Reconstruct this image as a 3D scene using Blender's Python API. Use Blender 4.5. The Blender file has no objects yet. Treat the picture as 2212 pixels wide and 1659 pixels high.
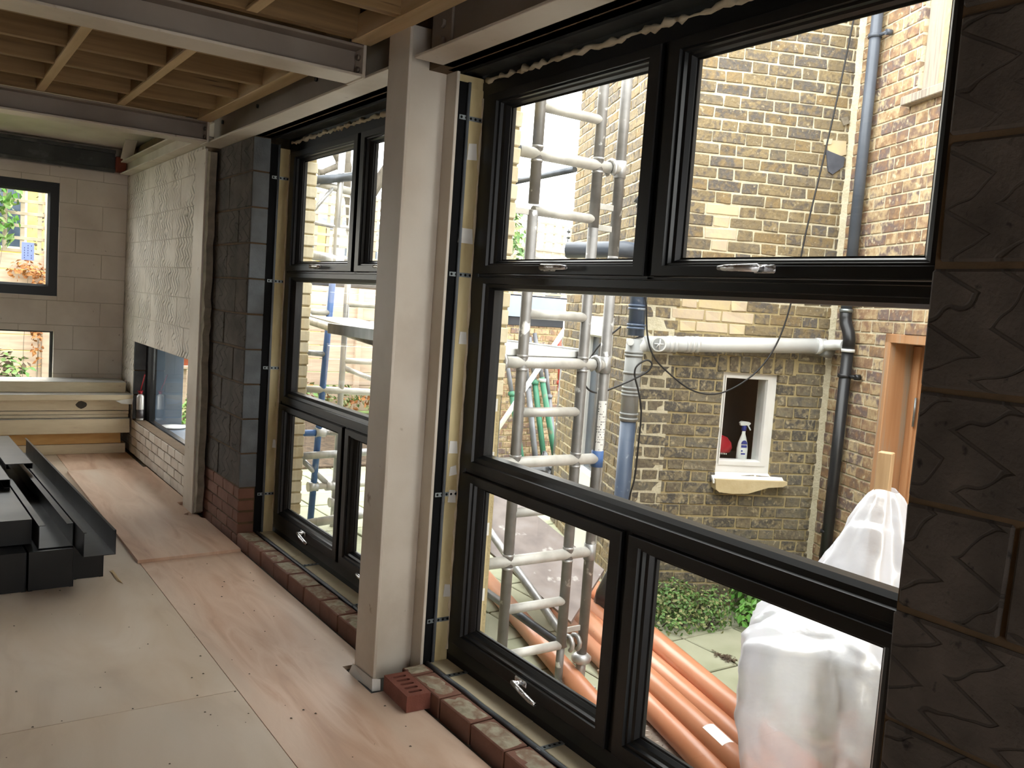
import bpy, math, random
from mathutils import Vector, Matrix, noise as mnoise
random.seed(7)
S = bpy.context.scene
COL = S.collection

# ------------------------------------------------------------------ camera
F_PX = 1900.0
YAW, PITCH, ROLL = 0.60355204, -0.08636085, 0.07052029
cam_d = bpy.data.cameras.new('camera')
cam_d.sensor_fit = 'HORIZONTAL'; cam_d.sensor_width = 36.0
cam_d.lens = 36.0 * F_PX / 2212.0
cam_d.clip_start = 0.05; cam_d.clip_end = 300
cam = bpy.data.objects.new('camera', cam_d); COL.objects.link(cam)
_f = Vector((math.sin(YAW)*math.cos(PITCH), math.cos(YAW)*math.cos(PITCH), math.sin(PITCH)))
_r = Vector((math.cos(YAW), -math.sin(YAW), 0)); _u = _r.cross(_f)
_r2 = _r*math.cos(ROLL) + _u*math.sin(ROLL); _u2 = _u*math.cos(ROLL) - _r*math.sin(ROLL)
cam.matrix_world = Matrix(((_r2.x, _u2.x, -_f.x, 0), (_r2.y, _u2.y, -_f.y, 0), (_r2.z, _u2.z, -_f.z, 1.58), (0, 0, 0, 1)))
S.camera = cam

# ------------------------------------------------------------------ sky and exposure
SKY = 6.0
w = bpy.data.worlds.new('overcast_sky'); S.world = w; w.use_nodes = True
nt = w.node_tree; nt.nodes.clear()
wo = nt.nodes.new('ShaderNodeOutputWorld'); bg = nt.nodes.new('ShaderNodeBackground')
bg.inputs['Color'].default_value = (1.0, 0.99, 0.97, 1); bg.inputs['Strength'].default_value = SKY
nt.links.new(bg.outputs[0], wo.inputs[0])
vs = S.view_settings
vs.view_transform = 'Standard'; vs.look = 'None'; vs.gamma = 1; vs.use_curve_mapping = False
vs.exposure = 0.45
S.cycles.max_bounces = 10; S.cycles.diffuse_bounces = 6; S.cycles.transparent_max_bounces = 24
S.cycles.caustics_reflective = False; S.cycles.caustics_refractive = False
S.cycles.use_denoising = True
S.cycles.sample_clamp_indirect = 6.0

# ------------------------------------------------------------------ helpers: colour + materials
def s(r, g, b):
    return tuple((c/255/12.92 if c/255 <= .04045 else ((c/255+.055)/1.055)**2.4) for c in (r, g, b)) + (1,)

MATS = {}
def M(name, cols, scale=6, rough=.7, metal=0, bump=0, bscale=40, rnd=0.0, stretch=(1, 1, 1), detail=5, spec=.4, world=False, contrast=(.3, .7), keyed=0, keyw=.10, keymix=.35, keyd=.006, dist=0, rough_var=0, spots=None, const=False):
    m = bpy.data.materials.new(name); m.use_nodes = True
    n = m.node_tree.nodes; L = m.node_tree.links
    b = n['Principled BSDF']
    b.inputs['Roughness'].default_value = rough; b.inputs['Metallic'].default_value = metal
    b.inputs['Specular IOR Level'].default_value = spec
    tc = n.new('ShaderNodeTexCoord'); geo = n.new('ShaderNodeNewGeometry')
    oi = n.new('ShaderNodeObjectInfo')
    mp = n.new('ShaderNodeMapping'); mp.inputs['Scale'].default_value = stretch
    L.new(geo.outputs['Position'] if world else tc.outputs['Object'], mp.inputs['Vector'])
    if not world:
        cx = n.new('ShaderNodeCombineXYZ'); mu = n.new('ShaderNodeMath'); mu.operation = 'MULTIPLY'; mu.inputs[1].default_value = 37.0
        L.new(oi.outputs['Random'], mu.inputs[0])
        for k in range(3): L.new(mu.outputs[0], cx.inputs[k])
        L.new(cx.outputs[0], mp.inputs['Location'])
    no = n.new('ShaderNodeTexNoise'); no.inputs['Scale'].default_value = scale; no.inputs['Detail'].default_value = detail; no.inputs['Distortion'].default_value = dist
    L.new(mp.outputs[0], no.inputs['Vector'])
    mr = n.new('ShaderNodeMapRange'); mr.inputs['From Min'].default_value = contrast[0]; mr.inputs['From Max'].default_value = contrast[1]
    L.new(no.outputs['Fac'], mr.inputs['Value'])
    fac = mr.outputs[0]
    if rnd > 0:
        ad = n.new('ShaderNodeMath'); ad.operation = 'ADD'
        L.new(oi.outputs['Random'], ad.inputs[0]); L.new(geo.outputs['Random Per Island'], ad.inputs[1])
        fr = n.new('ShaderNodeMath'); fr.operation = 'FRACT'; L.new(ad.outputs[0], fr.inputs[0])
        mx = n.new('ShaderNodeMix'); mx.data_type = 'FLOAT'; mx.inputs[0].default_value = rnd
        L.new(fac, mx.inputs[2]); L.new(fr.outputs[0], mx.inputs[3]); fac = mx.outputs[0]
    rp = n.new('ShaderNodeValToRGB'); e = rp.color_ramp.elements
    if const: rp.color_ramp.interpolation = 'CONSTANT'
    while len(e) < len(cols): e.new(.5)
    for i, c in enumerate(cols):
        e[i].position = i/(len(cols) if const else max(1, len(cols)-1)); e[i].color = c
    L.new(fac, rp.inputs[0]); colout = rp.outputs[0]
    hbump = None
    if spots:
        sc, lo, hi, sc_col = spots
        n2 = n.new('ShaderNodeTexNoise'); n2.inputs['Scale'].default_value = sc; n2.inputs['Detail'].default_value = 6
        L.new(mp.outputs[0], n2.inputs['Vector'])
        r2 = n.new('ShaderNodeMapRange'); r2.inputs['From Min'].default_value = lo; r2.inputs['From Max'].default_value = hi
        L.new(n2.outputs['Fac'], r2.inputs['Value'])
        mc = n.new('ShaderNodeMix'); mc.data_type = 'RGBA'; L.new(r2.outputs[0], mc.inputs[0]); L.new(colout, mc.inputs[6]); mc.inputs[7].default_value = sc_col
        colout = mc.outputs[2]
    if keyed:
        # scratched zig-zag keying lines of a concrete block, in world space along the wall
        sp = n.new('ShaderNodeSeparateXYZ'); L.new(geo.outputs['Position'], sp.inputs[0])
        def ma(op, a, b_=None, c_=None):
            q = n.new('ShaderNodeMath'); q.operation = op
            for i, v in enumerate((a, b_, c_)):
                if v is None: continue
                if isinstance(v, (int, float)): q.inputs[i].default_value = v
                else: L.new(v, q.inputs[i])
            return q.outputs[0]
        nz = n.new('ShaderNodeTexNoise'); nz.inputs['Scale'].default_value = 5; nz.inputs['Detail'].default_value = 2
        L.new(geo.outputs['Position'], nz.inputs['Vector'])
        h = ma('ADD', sp.outputs['X'], sp.outputs['Y'])
        tri = ma('ABSOLUTE', ma('SUBTRACT', ma('FRACT', ma('ADD', ma('MULTIPLY', sp.outputs['Z'], 8.7), ma('MULTIPLY', nz.outputs['Fac'], .9))), .5))
        val = ma('ADD', ma('ADD', ma('MULTIPLY', h, keyed), ma('MULTIPLY', tri, 1.7)), ma('MULTIPLY', nz.outputs['Fac'], 1.6))
        ln = ma('ABSOLUTE', ma('SUBTRACT', ma('FRACT', val), .5))
        nb = n.new('ShaderNodeTexNoise'); nb.inputs['Scale'].default_value = 3.1; nb.inputs['Detail'].default_value = 1
        L.new(geo.outputs['Position'], nb.inputs['Vector'])
        gate = n.new('ShaderNodeMapRange'); gate.inputs['From Min'].default_value = .38; gate.inputs['From Max'].default_value = .55
        L.new(nb.outputs['Fac'], gate.inputs['Value'])
        r3 = n.new('ShaderNodeMapRange'); r3.inputs['From Min'].default_value = .035; r3.inputs['From Max'].default_value = keyw
        L.new(ln, r3.inputs['Value'])
        inv = ma('MULTIPLY', ma('SUBTRACT', 1.0, r3.outputs[0]), gate.outputs[0])
        mc = n.new('ShaderNodeMix'); mc.data_type = 'RGBA'; L.new(ma('MULTIPLY', inv, keymix), mc.inputs[0]); L.new(colout, mc.inputs[6]); mc.inputs[7].default_value = tuple(c*.35 for c in cols[0][:3])+(1,)
        colout = mc.outputs[2]; hbump = ma('SUBTRACT', 1.0, inv)
    L.new(colout, b.inputs['Base Color'])
    if rough_var:
        rr = n.new('ShaderNodeMapRange'); rr.inputs['To Min'].default_value = rough-rough_var; rr.inputs['To Max'].default_value = rough+rough_var
        L.new(no.outputs['Fac'], rr.inputs['Value']); L.new(rr.outputs[0], b.inputs['Roughness'])
    last = None
    if bump:
        nbm = n.new('ShaderNodeTexNoise'); nbm.inputs['Scale'].default_value = bscale; nbm.inputs['Detail'].default_value = 6
        L.new(mp.outputs[0], nbm.inputs['Vector'])
        bp = n.new('ShaderNodeBump'); bp.inputs['Strength'].default_value = bump; bp.inputs['Distance'].default_value = .01
        L.new(nbm.outputs['Fac'], bp.inputs['Height']); last = bp
    if hbump:
        bp = n.new('ShaderNodeBump'); bp.inputs['Strength'].default_value = .8; bp.inputs['Distance'].default_value = keyd
        L.new(hbump, bp.inputs['Height'])
        if last: L.new(last.outputs[0], bp.inputs['Normal'])
        last = bp
    if last: L.new(last.outputs[0], b.inputs['Normal'])
    MATS[name] = m; return m

M('ply_floor', [s(168,132,108), s(198,163,139), s(212,182,160), s(190,150,124)], scale=2.4, stretch=(3.4, .55, 1), rough=.5, bump=.04, bscale=30, contrast=(.25, .75), rnd=.08, detail=10, dist=1.1, spots=(1.0, .48, .85, s(204,186,168)))
M('ply_dusty', [s(168,146,124), s(196,176,154), s(208,192,174)], scale=1.8, stretch=(2.2, .8, 1), rough=.55, bump=.03, bscale=30, contrast=(.22, .78), rnd=.08, detail=10, dist=1.0, spots=(.8, .42, .75, s(196,184,170)))
M('ply_edge', [s(120,92,66), s(160,128,96)], scale=20, stretch=(1, 1, 60), rough=.7)
M('concrete_slab', [s(70,66,60), s(96,90,82)], scale=5, rough=.9, bump=.3)
M('joist_wood', [s(106,82,52), s(132,104,68), s(150,121,82)], scale=3, stretch=(.6, 14, 14), rough=.7, bump=.06, bscale=25, rnd=.35, spots=(5, .66, .74, s(80,58,36)))
M('joist_pale', [s(172,146,106), s(190,164,124), s(202,178,140)], scale=3, stretch=(8, .6, 8), rough=.65, bump=.06, rnd=.3)
M('deck_wood', [s(96,66,36), s(126,92,54)], scale=3, stretch=(1, 8, 1), rough=.7)
M('steel_white', [s(178,166,150), s(196,186,172), s(204,196,184)], scale=3, rough=.45, bump=.04, bscale=60, rough_var=.1, world=True, spots=(14, .68, .76, s(150,132,112)))
M('steel_white_shade', [s(130,118,107), s(148,136,125)], scale=3, rough=.55, bump=.05, bscale=50, world=True)  # cream beam paint darkened to carry the shade on webs and top flanges
M('steel_dark', [s(44,46,46), s(70,72,70)], scale=4, rough=.5, metal=.3, bump=.05, spots=(6, .55, .7, s(96,98,96)))
M('bolt_steel', [s(96,88,78), s(130,120,108)], scale=20, rough=.5, metal=.4)
M('primer_red', [s(104,46,30), s(126,60,40)], scale=10, rough=.7)
M('block_white', [s(184,174,160), s(198,189,176), s(206,198,186)], scale=5, rough=.6, bump=.14, bscale=50, keyed=13, keyw=.30, keymix=.5, keyd=.011, world=True)
M('far_white', [s(194,183,172), s(206,196,185), s(214,205,195)], scale=3, rough=.65, bump=.08, bscale=35, world=True, spots=(22, .70, .78, s(130,118,106)))
M('mortar_white', [s(176,166,152), s(192,183,170)], scale=9, rough=.8, bump=.2, world=True)
M('brick_white', [s(190,176,162), s(208,198,186), s(216,208,198)], scale=8, rough=.7, bump=.15, bscale=60, rnd=.4)
M('block_dark', [s(60,54,49), s(76,69,63), s(88,80,73)], scale=7, rough=.9, bump=.35, bscale=90, keyed=8, keyw=.075, keymix=.5, world=True, spots=(26, .66, .74, s(30,27,25)))
M('mortar_dark', [s(78,62,44), s(96,76,54)], scale=14, rough=.95, bump=.4, world=True)
M('block_grey', [s(86,90,93), s(106,110,113)], scale=9, rough=.9, bump=.3, bscale=90)
M('mortar_sand', [s(150,138,96), s(172,160,116)], scale=14, rough=.95, bump=.4)
M('brick_red', [s(104,70,58), s(120,84,70), s(132,96,82)], scale=9, rough=.85, bump=.2, bscale=70, rnd=.5)
M('brick_loose', [s(114,66,54), s(130,80,68)], scale=12, rough=.85, bump=.25, bscale=120)
M('brick_slot_shade', [s(58,26,20), s(74,34,26)], scale=12, rough=.95)
M('mortar_top', [s(138,130,110), s(164,156,136), s(136,114,96), s(172,164,144)], scale=11, rough=.95, bump=.5, bscale=45)
M('mortar_grey', [s(120,112,98), s(150,140,124)], scale=16, rough=.95, bump=.4)
stock = [s(84,81,76), s(106,97,83), s(122,109,86), s(130,115,87), s(96,89,82), s(140,124,93), s(114,101,80), s(90,86,83), s(124,108,82), s(136,116,82), s(104,92,80)]
M('brick_stock', stock, scale=26, rough=.9, bump=.6, bscale=60, rnd=.78, contrast=(.3, .7), detail=9, spots=(44, .62, .72, s(162,150,124)))
stock_low = [s(82,80,77), s(106,101,91), s(124,115,96), s(100,91,79), s(134,123,100), s(78,76,74), s(140,127,101), s(114,105,89)]
M('brick_stock_low', stock_low, scale=24, rough=.9, bump=.7, bscale=50, rnd=.66, contrast=(.3, .7), detail=9, spots=(34, .57, .70, s(170,158,130)))
side = [s(150,125,98), s(120,98,85), s(172,150,116), s(138,109,86), s(108,94,91), s(184,164,130), s(144,115,86), s(116,96,83), s(166,143,110)]
M('brick_side', side, scale=18, rough=.85, bump=.35, bscale=60, rnd=.66, contrast=(.25, .75), detail=8, spots=(30, .60, .72, s(196,182,152)))
M('brick_new', [s(206,188,140), s(190,172,150), s(214,198,150)], scale=10, rough=.85, bump=.2, rnd=.6)
M('mortar_lime', [s(188,179,152), s(206,198,174)], scale=22, rough=.95, bump=.6, bscale=70)
M('mortar_sandy', [s(158,144,108), s(180,164,124)], scale=14, rough=.95, bump=.6, bscale=60)
M('brick_pale', [s(206,192,158), s(222,212,184), s(196,176,136)], scale=9, rough=.85, bump=.2, rnd=.6)
M('frame_black', [s(14,15,17), s(19,20,22)], scale=5, rough=.36, spec=.4)
M('gasket', [s(8,8,9), s(12,12,13)], scale=5, rough=.6)
M('handle_chrome', [s(190,190,192), s(220,220,222)], scale=25, rough=.22, metal=.85, bump=.5, bscale=60)
M('membrane', [s(9,9,10), s(15,15,16)], scale=8, rough=.8, spec=.15)
M('pir', [s(172,152,108), s(192,174,130), s(200,184,144)], scale=5, stretch=(3, 3, .8), rough=.75, bump=.08, spots=(9, .67, .74, s(120,98,66)))
M('pir_sill', [s(204,190,156), s(220,206,176)], scale=4, rough=.7, bump=.06)
M('board_cream', [s(206,190,158), s(220,206,176), s(212,196,166)], scale=5, stretch=(1, 1, 5), rough=.7, rnd=.3, spots=(5, .68, .74, s(150,120,92)))
M('board_orange', [s(192,150,92), s(212,172,112)], scale=5, stretch=(1, 1, 4), rough=.7)
M('foil', [s(176,176,172), s(200,200,198)], scale=5, rough=.42, metal=.35, bump=.1)
M('foam', [s(196,180,150), s(214,202,178)], scale=18, rough=.9, bump=.4)
M('tape_white', [s(206,202,194), s(220,217,210)], scale=8, rough=.6)
M('strap_zinc', [s(116,122,124), s(146,152,154)], scale=30, rough=.4, metal=.7)
M('cable_grey', [s(88,92,96), s(108,112,116)], scale=10, rough=.5)
M('gutter_black', [s(12,13,15), s(20,21,23)], scale=4, rough=.4, spec=.35, rough_var=.08)
M('gutter_grey', [s(96,98,100), s(118,120,122)], scale=4, rough=.4)
M('can_white', [s(196,194,192), s(214,212,210)], scale=5, rough=.3, metal=.3)
M('can_print', [s(66,62,64), s(90,86,88)], scale=60, rough=.4)
M('plastic_red', [s(160,24,40), s(176,34,48)], scale=5, rough=.35)
M('alu', [s(150,150,150), s(176,176,176), s(196,196,196)], scale=14, rough=.42, metal=.55, bump=.06, stretch=(1, 1, .3), spots=(18, .66, .72, s(232,232,230)))
M('alu_dull', [s(120,118,116), s(142,140,138)], scale=14, rough=.5, metal=.45, spots=(16, .64, .70, s(226,226,224)))
M('alu_rung', [s(178,176,170), s(206,204,198)], scale=16, rough=.5, metal=.25, bump=.1)
M('steel_tube', [s(70,74,80), s(96,100,106)], scale=10, rough=.4, metal=.6)
M('tube_blue', [s(58,92,146), s(74,108,162)], scale=8, rough=.45, spots=(8, .62, .7, s(130,144,170)))
M('clip_blue', [s(30,110,190), s(40,124,204)], scale=8, rough=.5)
M('prop_green', [s(48,104,80), s(66,124,98)], scale=8, rough=.5, spots=(7, .60, .7, s(120,112,90)))
M('prop_red', [s(168,66,54), s(186,80,66)], scale=8, rough=.5)
M('prop_grey', [s(98,100,106), s(124,126,130)], scale=8, rough=.5, metal=.2)
M('pipe_orange', [s(188,124,90), s(202,138,104)], scale=3, rough=.30, spec=.6, spots=(40, .70, .76, s(150,100,74)))
M('pipe_label', [s(224,222,218), s(236,234,230)], scale=10, rough=.6)
M('ink', [s(40,40,46), s(60,60,66)], scale=30, rough=.7)
M('ink_blue', [s(40,52,130), s(52,64,146)], scale=20, rough=.6)
M('pvc_grey', [s(196,198,198), s(212,214,214)], scale=6, rough=.4, spots=(10, .68, .76, s(170,170,166)))
M('pvc_midgrey', [s(140,142,142), s(158,160,160)], scale=6, rough=.5, stretch=(1, 1, .4))
M('pvc_blue', [s(70,84,106), s(86,100,122)], scale=5, rough=.42, spots=(12, .64, .72, s(140,148,158)))
M('pvc_slate', [s(72,78,88), s(86,92,102)], scale=4, rough=.35)
M('pvc_black', [s(26,27,30), s(38,39,42)], scale=5, rough=.35, spots=(30, .72, .78, s(150,150,148)))
M('cable_black', [s(22,22,24), s(30,30,32)], scale=5, rough=.5)
M('paint_white', [s(222,222,220), s(236,236,234)], scale=6, rough=.45, bump=.1)
M('stone_sill', [s(190,172,134), s(208,192,156)], scale=9, rough=.9, bump=.3)
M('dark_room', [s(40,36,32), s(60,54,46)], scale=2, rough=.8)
M('wood_door', [s(156,108,72), s(178,130,92), s(188,144,106)], scale=3, stretch=(8, 8, .5), rough=.45)
M('wood_door_frame', [s(166,122,86), s(184,142,106)], scale=3, stretch=(8, 8, .5), rough=.5, spots=(3, .52, .68, s(154,140,124)))
M('wood_grey', [s(126,116,106), s(160,150,138), s(176,160,130)], scale=4, stretch=(14, 14, .6), rough=.8, bump=.1)
M('timber_post', [s(170,136,100), s(196,164,126)], scale=4, stretch=(10, 10, .8), rough=.7)
M('paving', [s(138,142,116), s(156,158,134), s(166,166,144)], scale=4, rough=.85, bump=.1, rnd=.3)
M('yard_dirt', [s(62,58,44), s(86,80,62)], scale=12, rough=1, bump=.5)
M('grass', [s(70,92,40), s(98,122,58)], scale=6, rough=1, bump=.5)
M('soil', [s(56,46,38), s(84,70,56), s(104,88,70)], scale=14, rough=1, bump=.7)
M('plate_steel', [s(120,108,98), s(150,138,126), s(168,162,154)], scale=10, rough=.35, metal=.5)
M('formply', [s(116,106,104), s(136,126,122), s(150,142,140)], scale=6, rough=.6, spots=(10, .62, .7, s(190,184,180)))
M('leaf_green', [s(62,96,46), s(92,130,66), s(116,152,82)], scale=30, rough=.55, rnd=.7)
M('leaf_bright', [s(74,126,52), s(100,156,66), s(126,172,80)], scale=30, rough=.5, rnd=.7)
M('leaf_olive', [s(108,118,74), s(136,142,92), s(154,152,110)], scale=30, rough=.7, rnd=.7)
M('leaf_dead', [s(150,96,54), s(178,122,72), s(124,74,44)], scale=30, rough=.8, rnd=.7)
M('leaf_ivy', [s(60,92,40), s(112,140,74), s(160,178,110)], scale=30, rough=.5, rnd=.8)
M('bark', [s(70,64,56), s(98,92,82)], scale=12, stretch=(1, 1, .3), rough=.95, bump=.5)
M('fence_wood', [s(164,142,124), s(190,168,148), s(204,184,164)], scale=4, stretch=(.6, 4, 6), rough=.85, rnd=.4)
M('trellis_wood', [s(146,132,112), s(172,158,138)], scale=6, rough=.85)
M('cladding_grey', [s(78,92,108), s(92,106,122)], scale=3, rough=.5)
M('fascia_blue', [s(128,140,156), s(142,154,170)], scale=3, rough=.5)
M('black_felt', [s(28,30,36), s(42,44,50)], scale=5, rough=.7)
M('terracotta', [s(170,88,58), s(188,104,72)], scale=8, rough=.8)
M('bag_black', [s(24,26,30), s(40,42,48)], scale=9, rough=.25, spec=.7)
M('house_yellow', [s(196,164,90), s(214,184,112)], scale=8, rough=.9)
M('house_cream', [s(206,196,180), s(224,216,202)], scale=6, rough=.9)
M('slate_roof', [s(70,72,80), s(92,94,102)], scale=10, rough=.8)
M('window_dark', [s(40,52,66), s(62,76,92)], scale=3, rough=.15)
def paper(name, c):
    m = bpy.data.materials.new(name); m.use_nodes = True; n = m.node_tree.nodes; L = m.node_tree.links; n.clear()
    o = n.new('ShaderNodeOutputMaterial'); d = n.new('ShaderNodeBsdfDiffuse'); d.inputs[0].default_value = c; tr = n.new('ShaderNodeBsdfTranslucent'); tr.inputs[0].default_value = c
    no = n.new('ShaderNodeTexNoise'); no.inputs['Scale'].default_value = 30
    x = n.new('ShaderNodeMixShader'); x.inputs[0].default_value = .6; L.new(d.outputs[0], x.inputs[1]); L.new(tr.outputs[0], x.inputs[2]); L.new(x.outputs[0], o.inputs[0]); MATS[name] = m
paper('sticker_blue', s(206,216,246))
M('interior_wall', [s(150,140,128), s(170,160,148)], scale=3, rough=.8, world=True)
M('rubble', [s(176,164,150), s(196,150,126)], scale=20, rough=.95, rnd=.7)
M('outer_brick', [s(190,172,128), s(208,192,150), s(174,150,108)], scale=8, rough=.9, bump=.3, rnd=.6)

def glass_mat(name, tint=(1, 1, 1, 1), refl=1.0):
    m = bpy.data.materials.new(name); m.use_nodes = True; n = m.node_tree.nodes; L = m.node_tree.links; n.clear()
    o = n.new('ShaderNodeOutputMaterial'); t = n.new('ShaderNodeBsdfTransparent'); t.inputs[0].default_value = tint
    g = n.new('ShaderNodeBsdfGlossy'); g.inputs['Roughness'].default_value = 0.01; g.inputs[0].default_value = (1, 1, 1, 1)
    f = n.new('ShaderNodeFresnel'); f.inputs['IOR'].default_value = 1.45
    mu = n.new('ShaderNodeMath'); mu.operation = 'MULTIPLY'; mu.inputs[1].default_value = refl; L.new(f.outputs[0], mu.inputs[0])
    ge = n.new('ShaderNodeNewGeometry'); iv = n.new('ShaderNodeMath'); iv.operation = 'SUBTRACT'; iv.inputs[0].default_value = 1; L.new(ge.outputs['Backfacing'], iv.inputs[1])
    m2 = n.new('ShaderNodeMath'); m2.operation = 'MULTIPLY'; L.new(mu.outputs[0], m2.inputs[0]); L.new(iv.outputs[0], m2.inputs[1])  # one reflecting face per pane
    x = n.new('ShaderNodeMixShader'); L.new(m2.outputs[0], x.inputs[0]); L.new(t.outputs[0], x.inputs[1]); L.new(g.outputs[0], x.inputs[2]); L.new(x.outputs[0], o.inputs[0])
    MATS[name] = m
glass_mat('glass', (.97, .985, .98, 1), .9)
def sheet_mat(name):
    m = bpy.data.materials.new(name); m.use_nodes = True; n = m.node_tree.nodes; L = m.node_tree.links; n.clear()
    o = n.new('ShaderNodeOutputMaterial'); t = n.new('ShaderNodeBsdfTransparent'); t.inputs[0].default_value = (.95, .95, .96, 1)
    d = n.new('ShaderNodeBsdfDiffuse'); d.inputs[0].default_value = s(236, 239, 248); tr = n.new('ShaderNodeBsdfTranslucent'); tr.inputs[0].default_value = s(236, 239, 248)
    g = n.new('ShaderNodeBsdfGlossy'); g.inputs['Roughness'].default_value = .22; g.inputs[0].default_value = (1, 1, 1, 1)
    no = n.new('ShaderNodeTexNoise'); no.inputs['Scale'].default_value = 9; no.inputs['Detail'].default_value = 4; no.inputs['Distortion'].default_value = .3
    bp = n.new('ShaderNodeBump'); bp.inputs['Strength'].default_value = .35; bp.inputs['Distance'].default_value = .03
    L.new(no.outputs['Fac'], bp.inputs['Height'])
    for q in (d, g): L.new(bp.outputs[0], q.inputs['Normal'])
    a = n.new('ShaderNodeMixShader'); a.inputs[0].default_value = .45; L.new(d.outputs[0], a.inputs[1]); L.new(tr.outputs[0], a.inputs[2])
    b = n.new('ShaderNodeMixShader'); b.inputs[0].default_value = .14; L.new(a.outputs[0], b.inputs[1]); L.new(g.outputs[0], b.inputs[2])
    c = n.new('ShaderNodeMixShader'); c.inputs[0].default_value = .30; L.new(b.outputs[0], c.inputs[1]); L.new(t.outputs[0], c.inputs[2])
    L.new(c.outputs[0], o.inputs[0]); MATS[name] = m
sheet_mat('polythene')

# ------------------------------------------------------------------ helpers: meshes and objects
def V(*a): return Vector(a)
class MB:
    def __init__(self): self.v = []; self.f = []; self.mi = []; self.sm = []; self.cur = 0
    def add(self, vs_, fs_, smooth=False):
        o = len(self.v); self.v += [tuple(p) for p in vs_]
        for f in fs_: self.f.append([i+o for i in f]); self.mi.append(self.cur); self.sm.append(smooth)
        return self
    def box(self, x0, x1, y0, y1, z0, z1):
        return self.add([(x0,y0,z0),(x1,y0,z0),(x1,y1,z0),(x0,y1,z0),(x0,y0,z1),(x1,y0,z1),(x1,y1,z1),(x0,y1,z1)],
                        [(0,3,2,1),(4,5,6,7),(0,1,5,4),(1,2,6,5),(2,3,7,6),(3,0,4,7)])
    def cbox(self, x0, x1, y0, y1, z0, z1, c=.003, jit=0):
        # chamfered box: 24 vertices
        X=(x0,x1);Y=(y0,y1);Z=(z0,z1); vs_=[]; idx={}
        j=lambda: random.uniform(-jit,jit) if jit else 0
        for a in (0,1):
            for b in (0,1):
                for d in (0,1):
                    sx=c if a==0 else -c; sy=c if b==0 else -c; sz=c if d==0 else -c
                    jx,jy,jz=j(),j(),j()
                    for ax in range(3):
                        p=[X[a]+sx+jx,Y[b]+sy+jy,Z[d]+sz+jz]
                        p[ax]-=(sx,sy,sz)[ax]; idx[(a,b,d,ax)]=len(vs_); vs_.append(p)
        f=[]
        g=lambda a,b,d,ax: idx[(a,b,d,ax)]
        for a in (0,1):
            q=[g(a,0,0,0),g(a,1,0,0),g(a,1,1,0),g(a,0,1,0)]; f.append(q if a else q[::-1])
            q=[g(0,a,0,1),g(0,a,1,1),g(1,a,1,1),g(1,a,0,1)]; f.append(q if a else q[::-1])
            q=[g(0,0,a,2),g(1,0,a,2),g(1,1,a,2),g(0,1,a,2)]; f.append(q if a else q[::-1])
        for a in (0,1):
            for b in (0,1):
                q=[g(a,b,0,0),g(a,b,1,0),g(a,b,1,1),g(a,b,0,1)]; f.append(q if a!=b else q[::-1])
                q=[g(a,0,b,0),g(a,1,b,0),g(a,1,b,2),g(a,0,b,2)]; f.append(q if a==b else q[::-1])
                q=[g(0,a,b,1),g(1,a,b,1),g(1,a,b,2),g(0,a,b,2)]; f.append(q if a!=b else q[::-1])
                for d in (0,1):
                    q=[g(a,b,d,0),g(a,b,d,1),g(a,b,d,2)]; f.append(q if (a+b+d)%2 else q[::-1])
        return self.add(vs_, f)
    def prism(self, pts, d):
        # pts: 3-D loop, extruded by vector d
        n=len(pts); d=Vector(d); P=[Vector(p) for p in pts]
        return self.add(P+[p+d for p in P], [list(range(n))[::-1], [n+i for i in range(n)]]+[(i,(i+1)%n,n+(i+1)%n,n+i) for i in range(n)])
    def tube(self, p0, p1, r, r1=None, n=14, caps=True):
        return self.path([p0, p1], r if r1 is None else [r, r1], n, caps)
    def path(self, pts, r, n=10, caps=True):
        P=[Vector(p) for p in pts]; k=len(P); R=r if isinstance(r,(list,tuple)) else [r]*k
        t=(P[1]-P[0]).normalized(); a=Vector((0,0,1)) if abs(t.z)<.9 else Vector((1,0,0)); nrm=(a-t*a.dot(t)).normalized()
        vs_=[]
        for i in range(k):
            if i==0: t=(P[1]-P[0])
            elif i==k-1: t=P[-1]-P[-2]
            else: t=(P[i+1]-P[i]).normalized()+(P[i]-P[i-1]).normalized()
            t.normalize(); nrm=(nrm-t*nrm.dot(t)).normalized(); b=t.cross(nrm)
            for q in range(n):
                an=2*math.pi*q/n; vs_.append(P[i]+(nrm*math.cos(an)+b*math.sin(an))*R[i])
        f=[(i*n+q,i*n+(q+1)%n,(i+1)*n+(q+1)%n,(i+1)*n+q) for i in range(k-1) for q in range(n)]
        self.add(vs_, f, True)
        if caps:
            o=len(self.v)-len(vs_)
            self.f.append([o+q for q in range(n)][::-1]); self.f.append([o+(k-1)*n+q for q in range(n)])
            self.mi+=[self.cur]*2; self.sm+=[False]*2
        return self
    def lathe(self, prof, c=(0,0,0), n=16):
        vs_=[(c[0]+r*math.cos(2*math.pi*q/n), c[1]+r*math.sin(2*math.pi*q/n), c[2]+z) for r,z in prof for q in range(n)]
        k=len(prof)
        self.add(vs_, [(i*n+q,i*n+(q+1)%n,(i+1)*n+(q+1)%n,(i+1)*n+q) for i in range(k-1) for q in range(n)], True)
        o=len(self.v)-len(vs_); self.f+= [[o+q for q in range(n)][::-1],[o+(k-1)*n+q for q in range(n)]]; self.mi+=[self.cur]*2; self.sm+=[False]*2
        return self
    def mesh(self, name, mats):
        me=bpy.data.meshes.new(name); me.from_pydata(self.v,[],self.f)
        for m in (mats if isinstance(mats,(list,tuple)) else [mats]): me.materials.append(MATS[m])
        me.polygons.foreach_set('material_index', self.mi); me.polygons.foreach_set('use_smooth', self.sm); me.update(); return me
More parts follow.
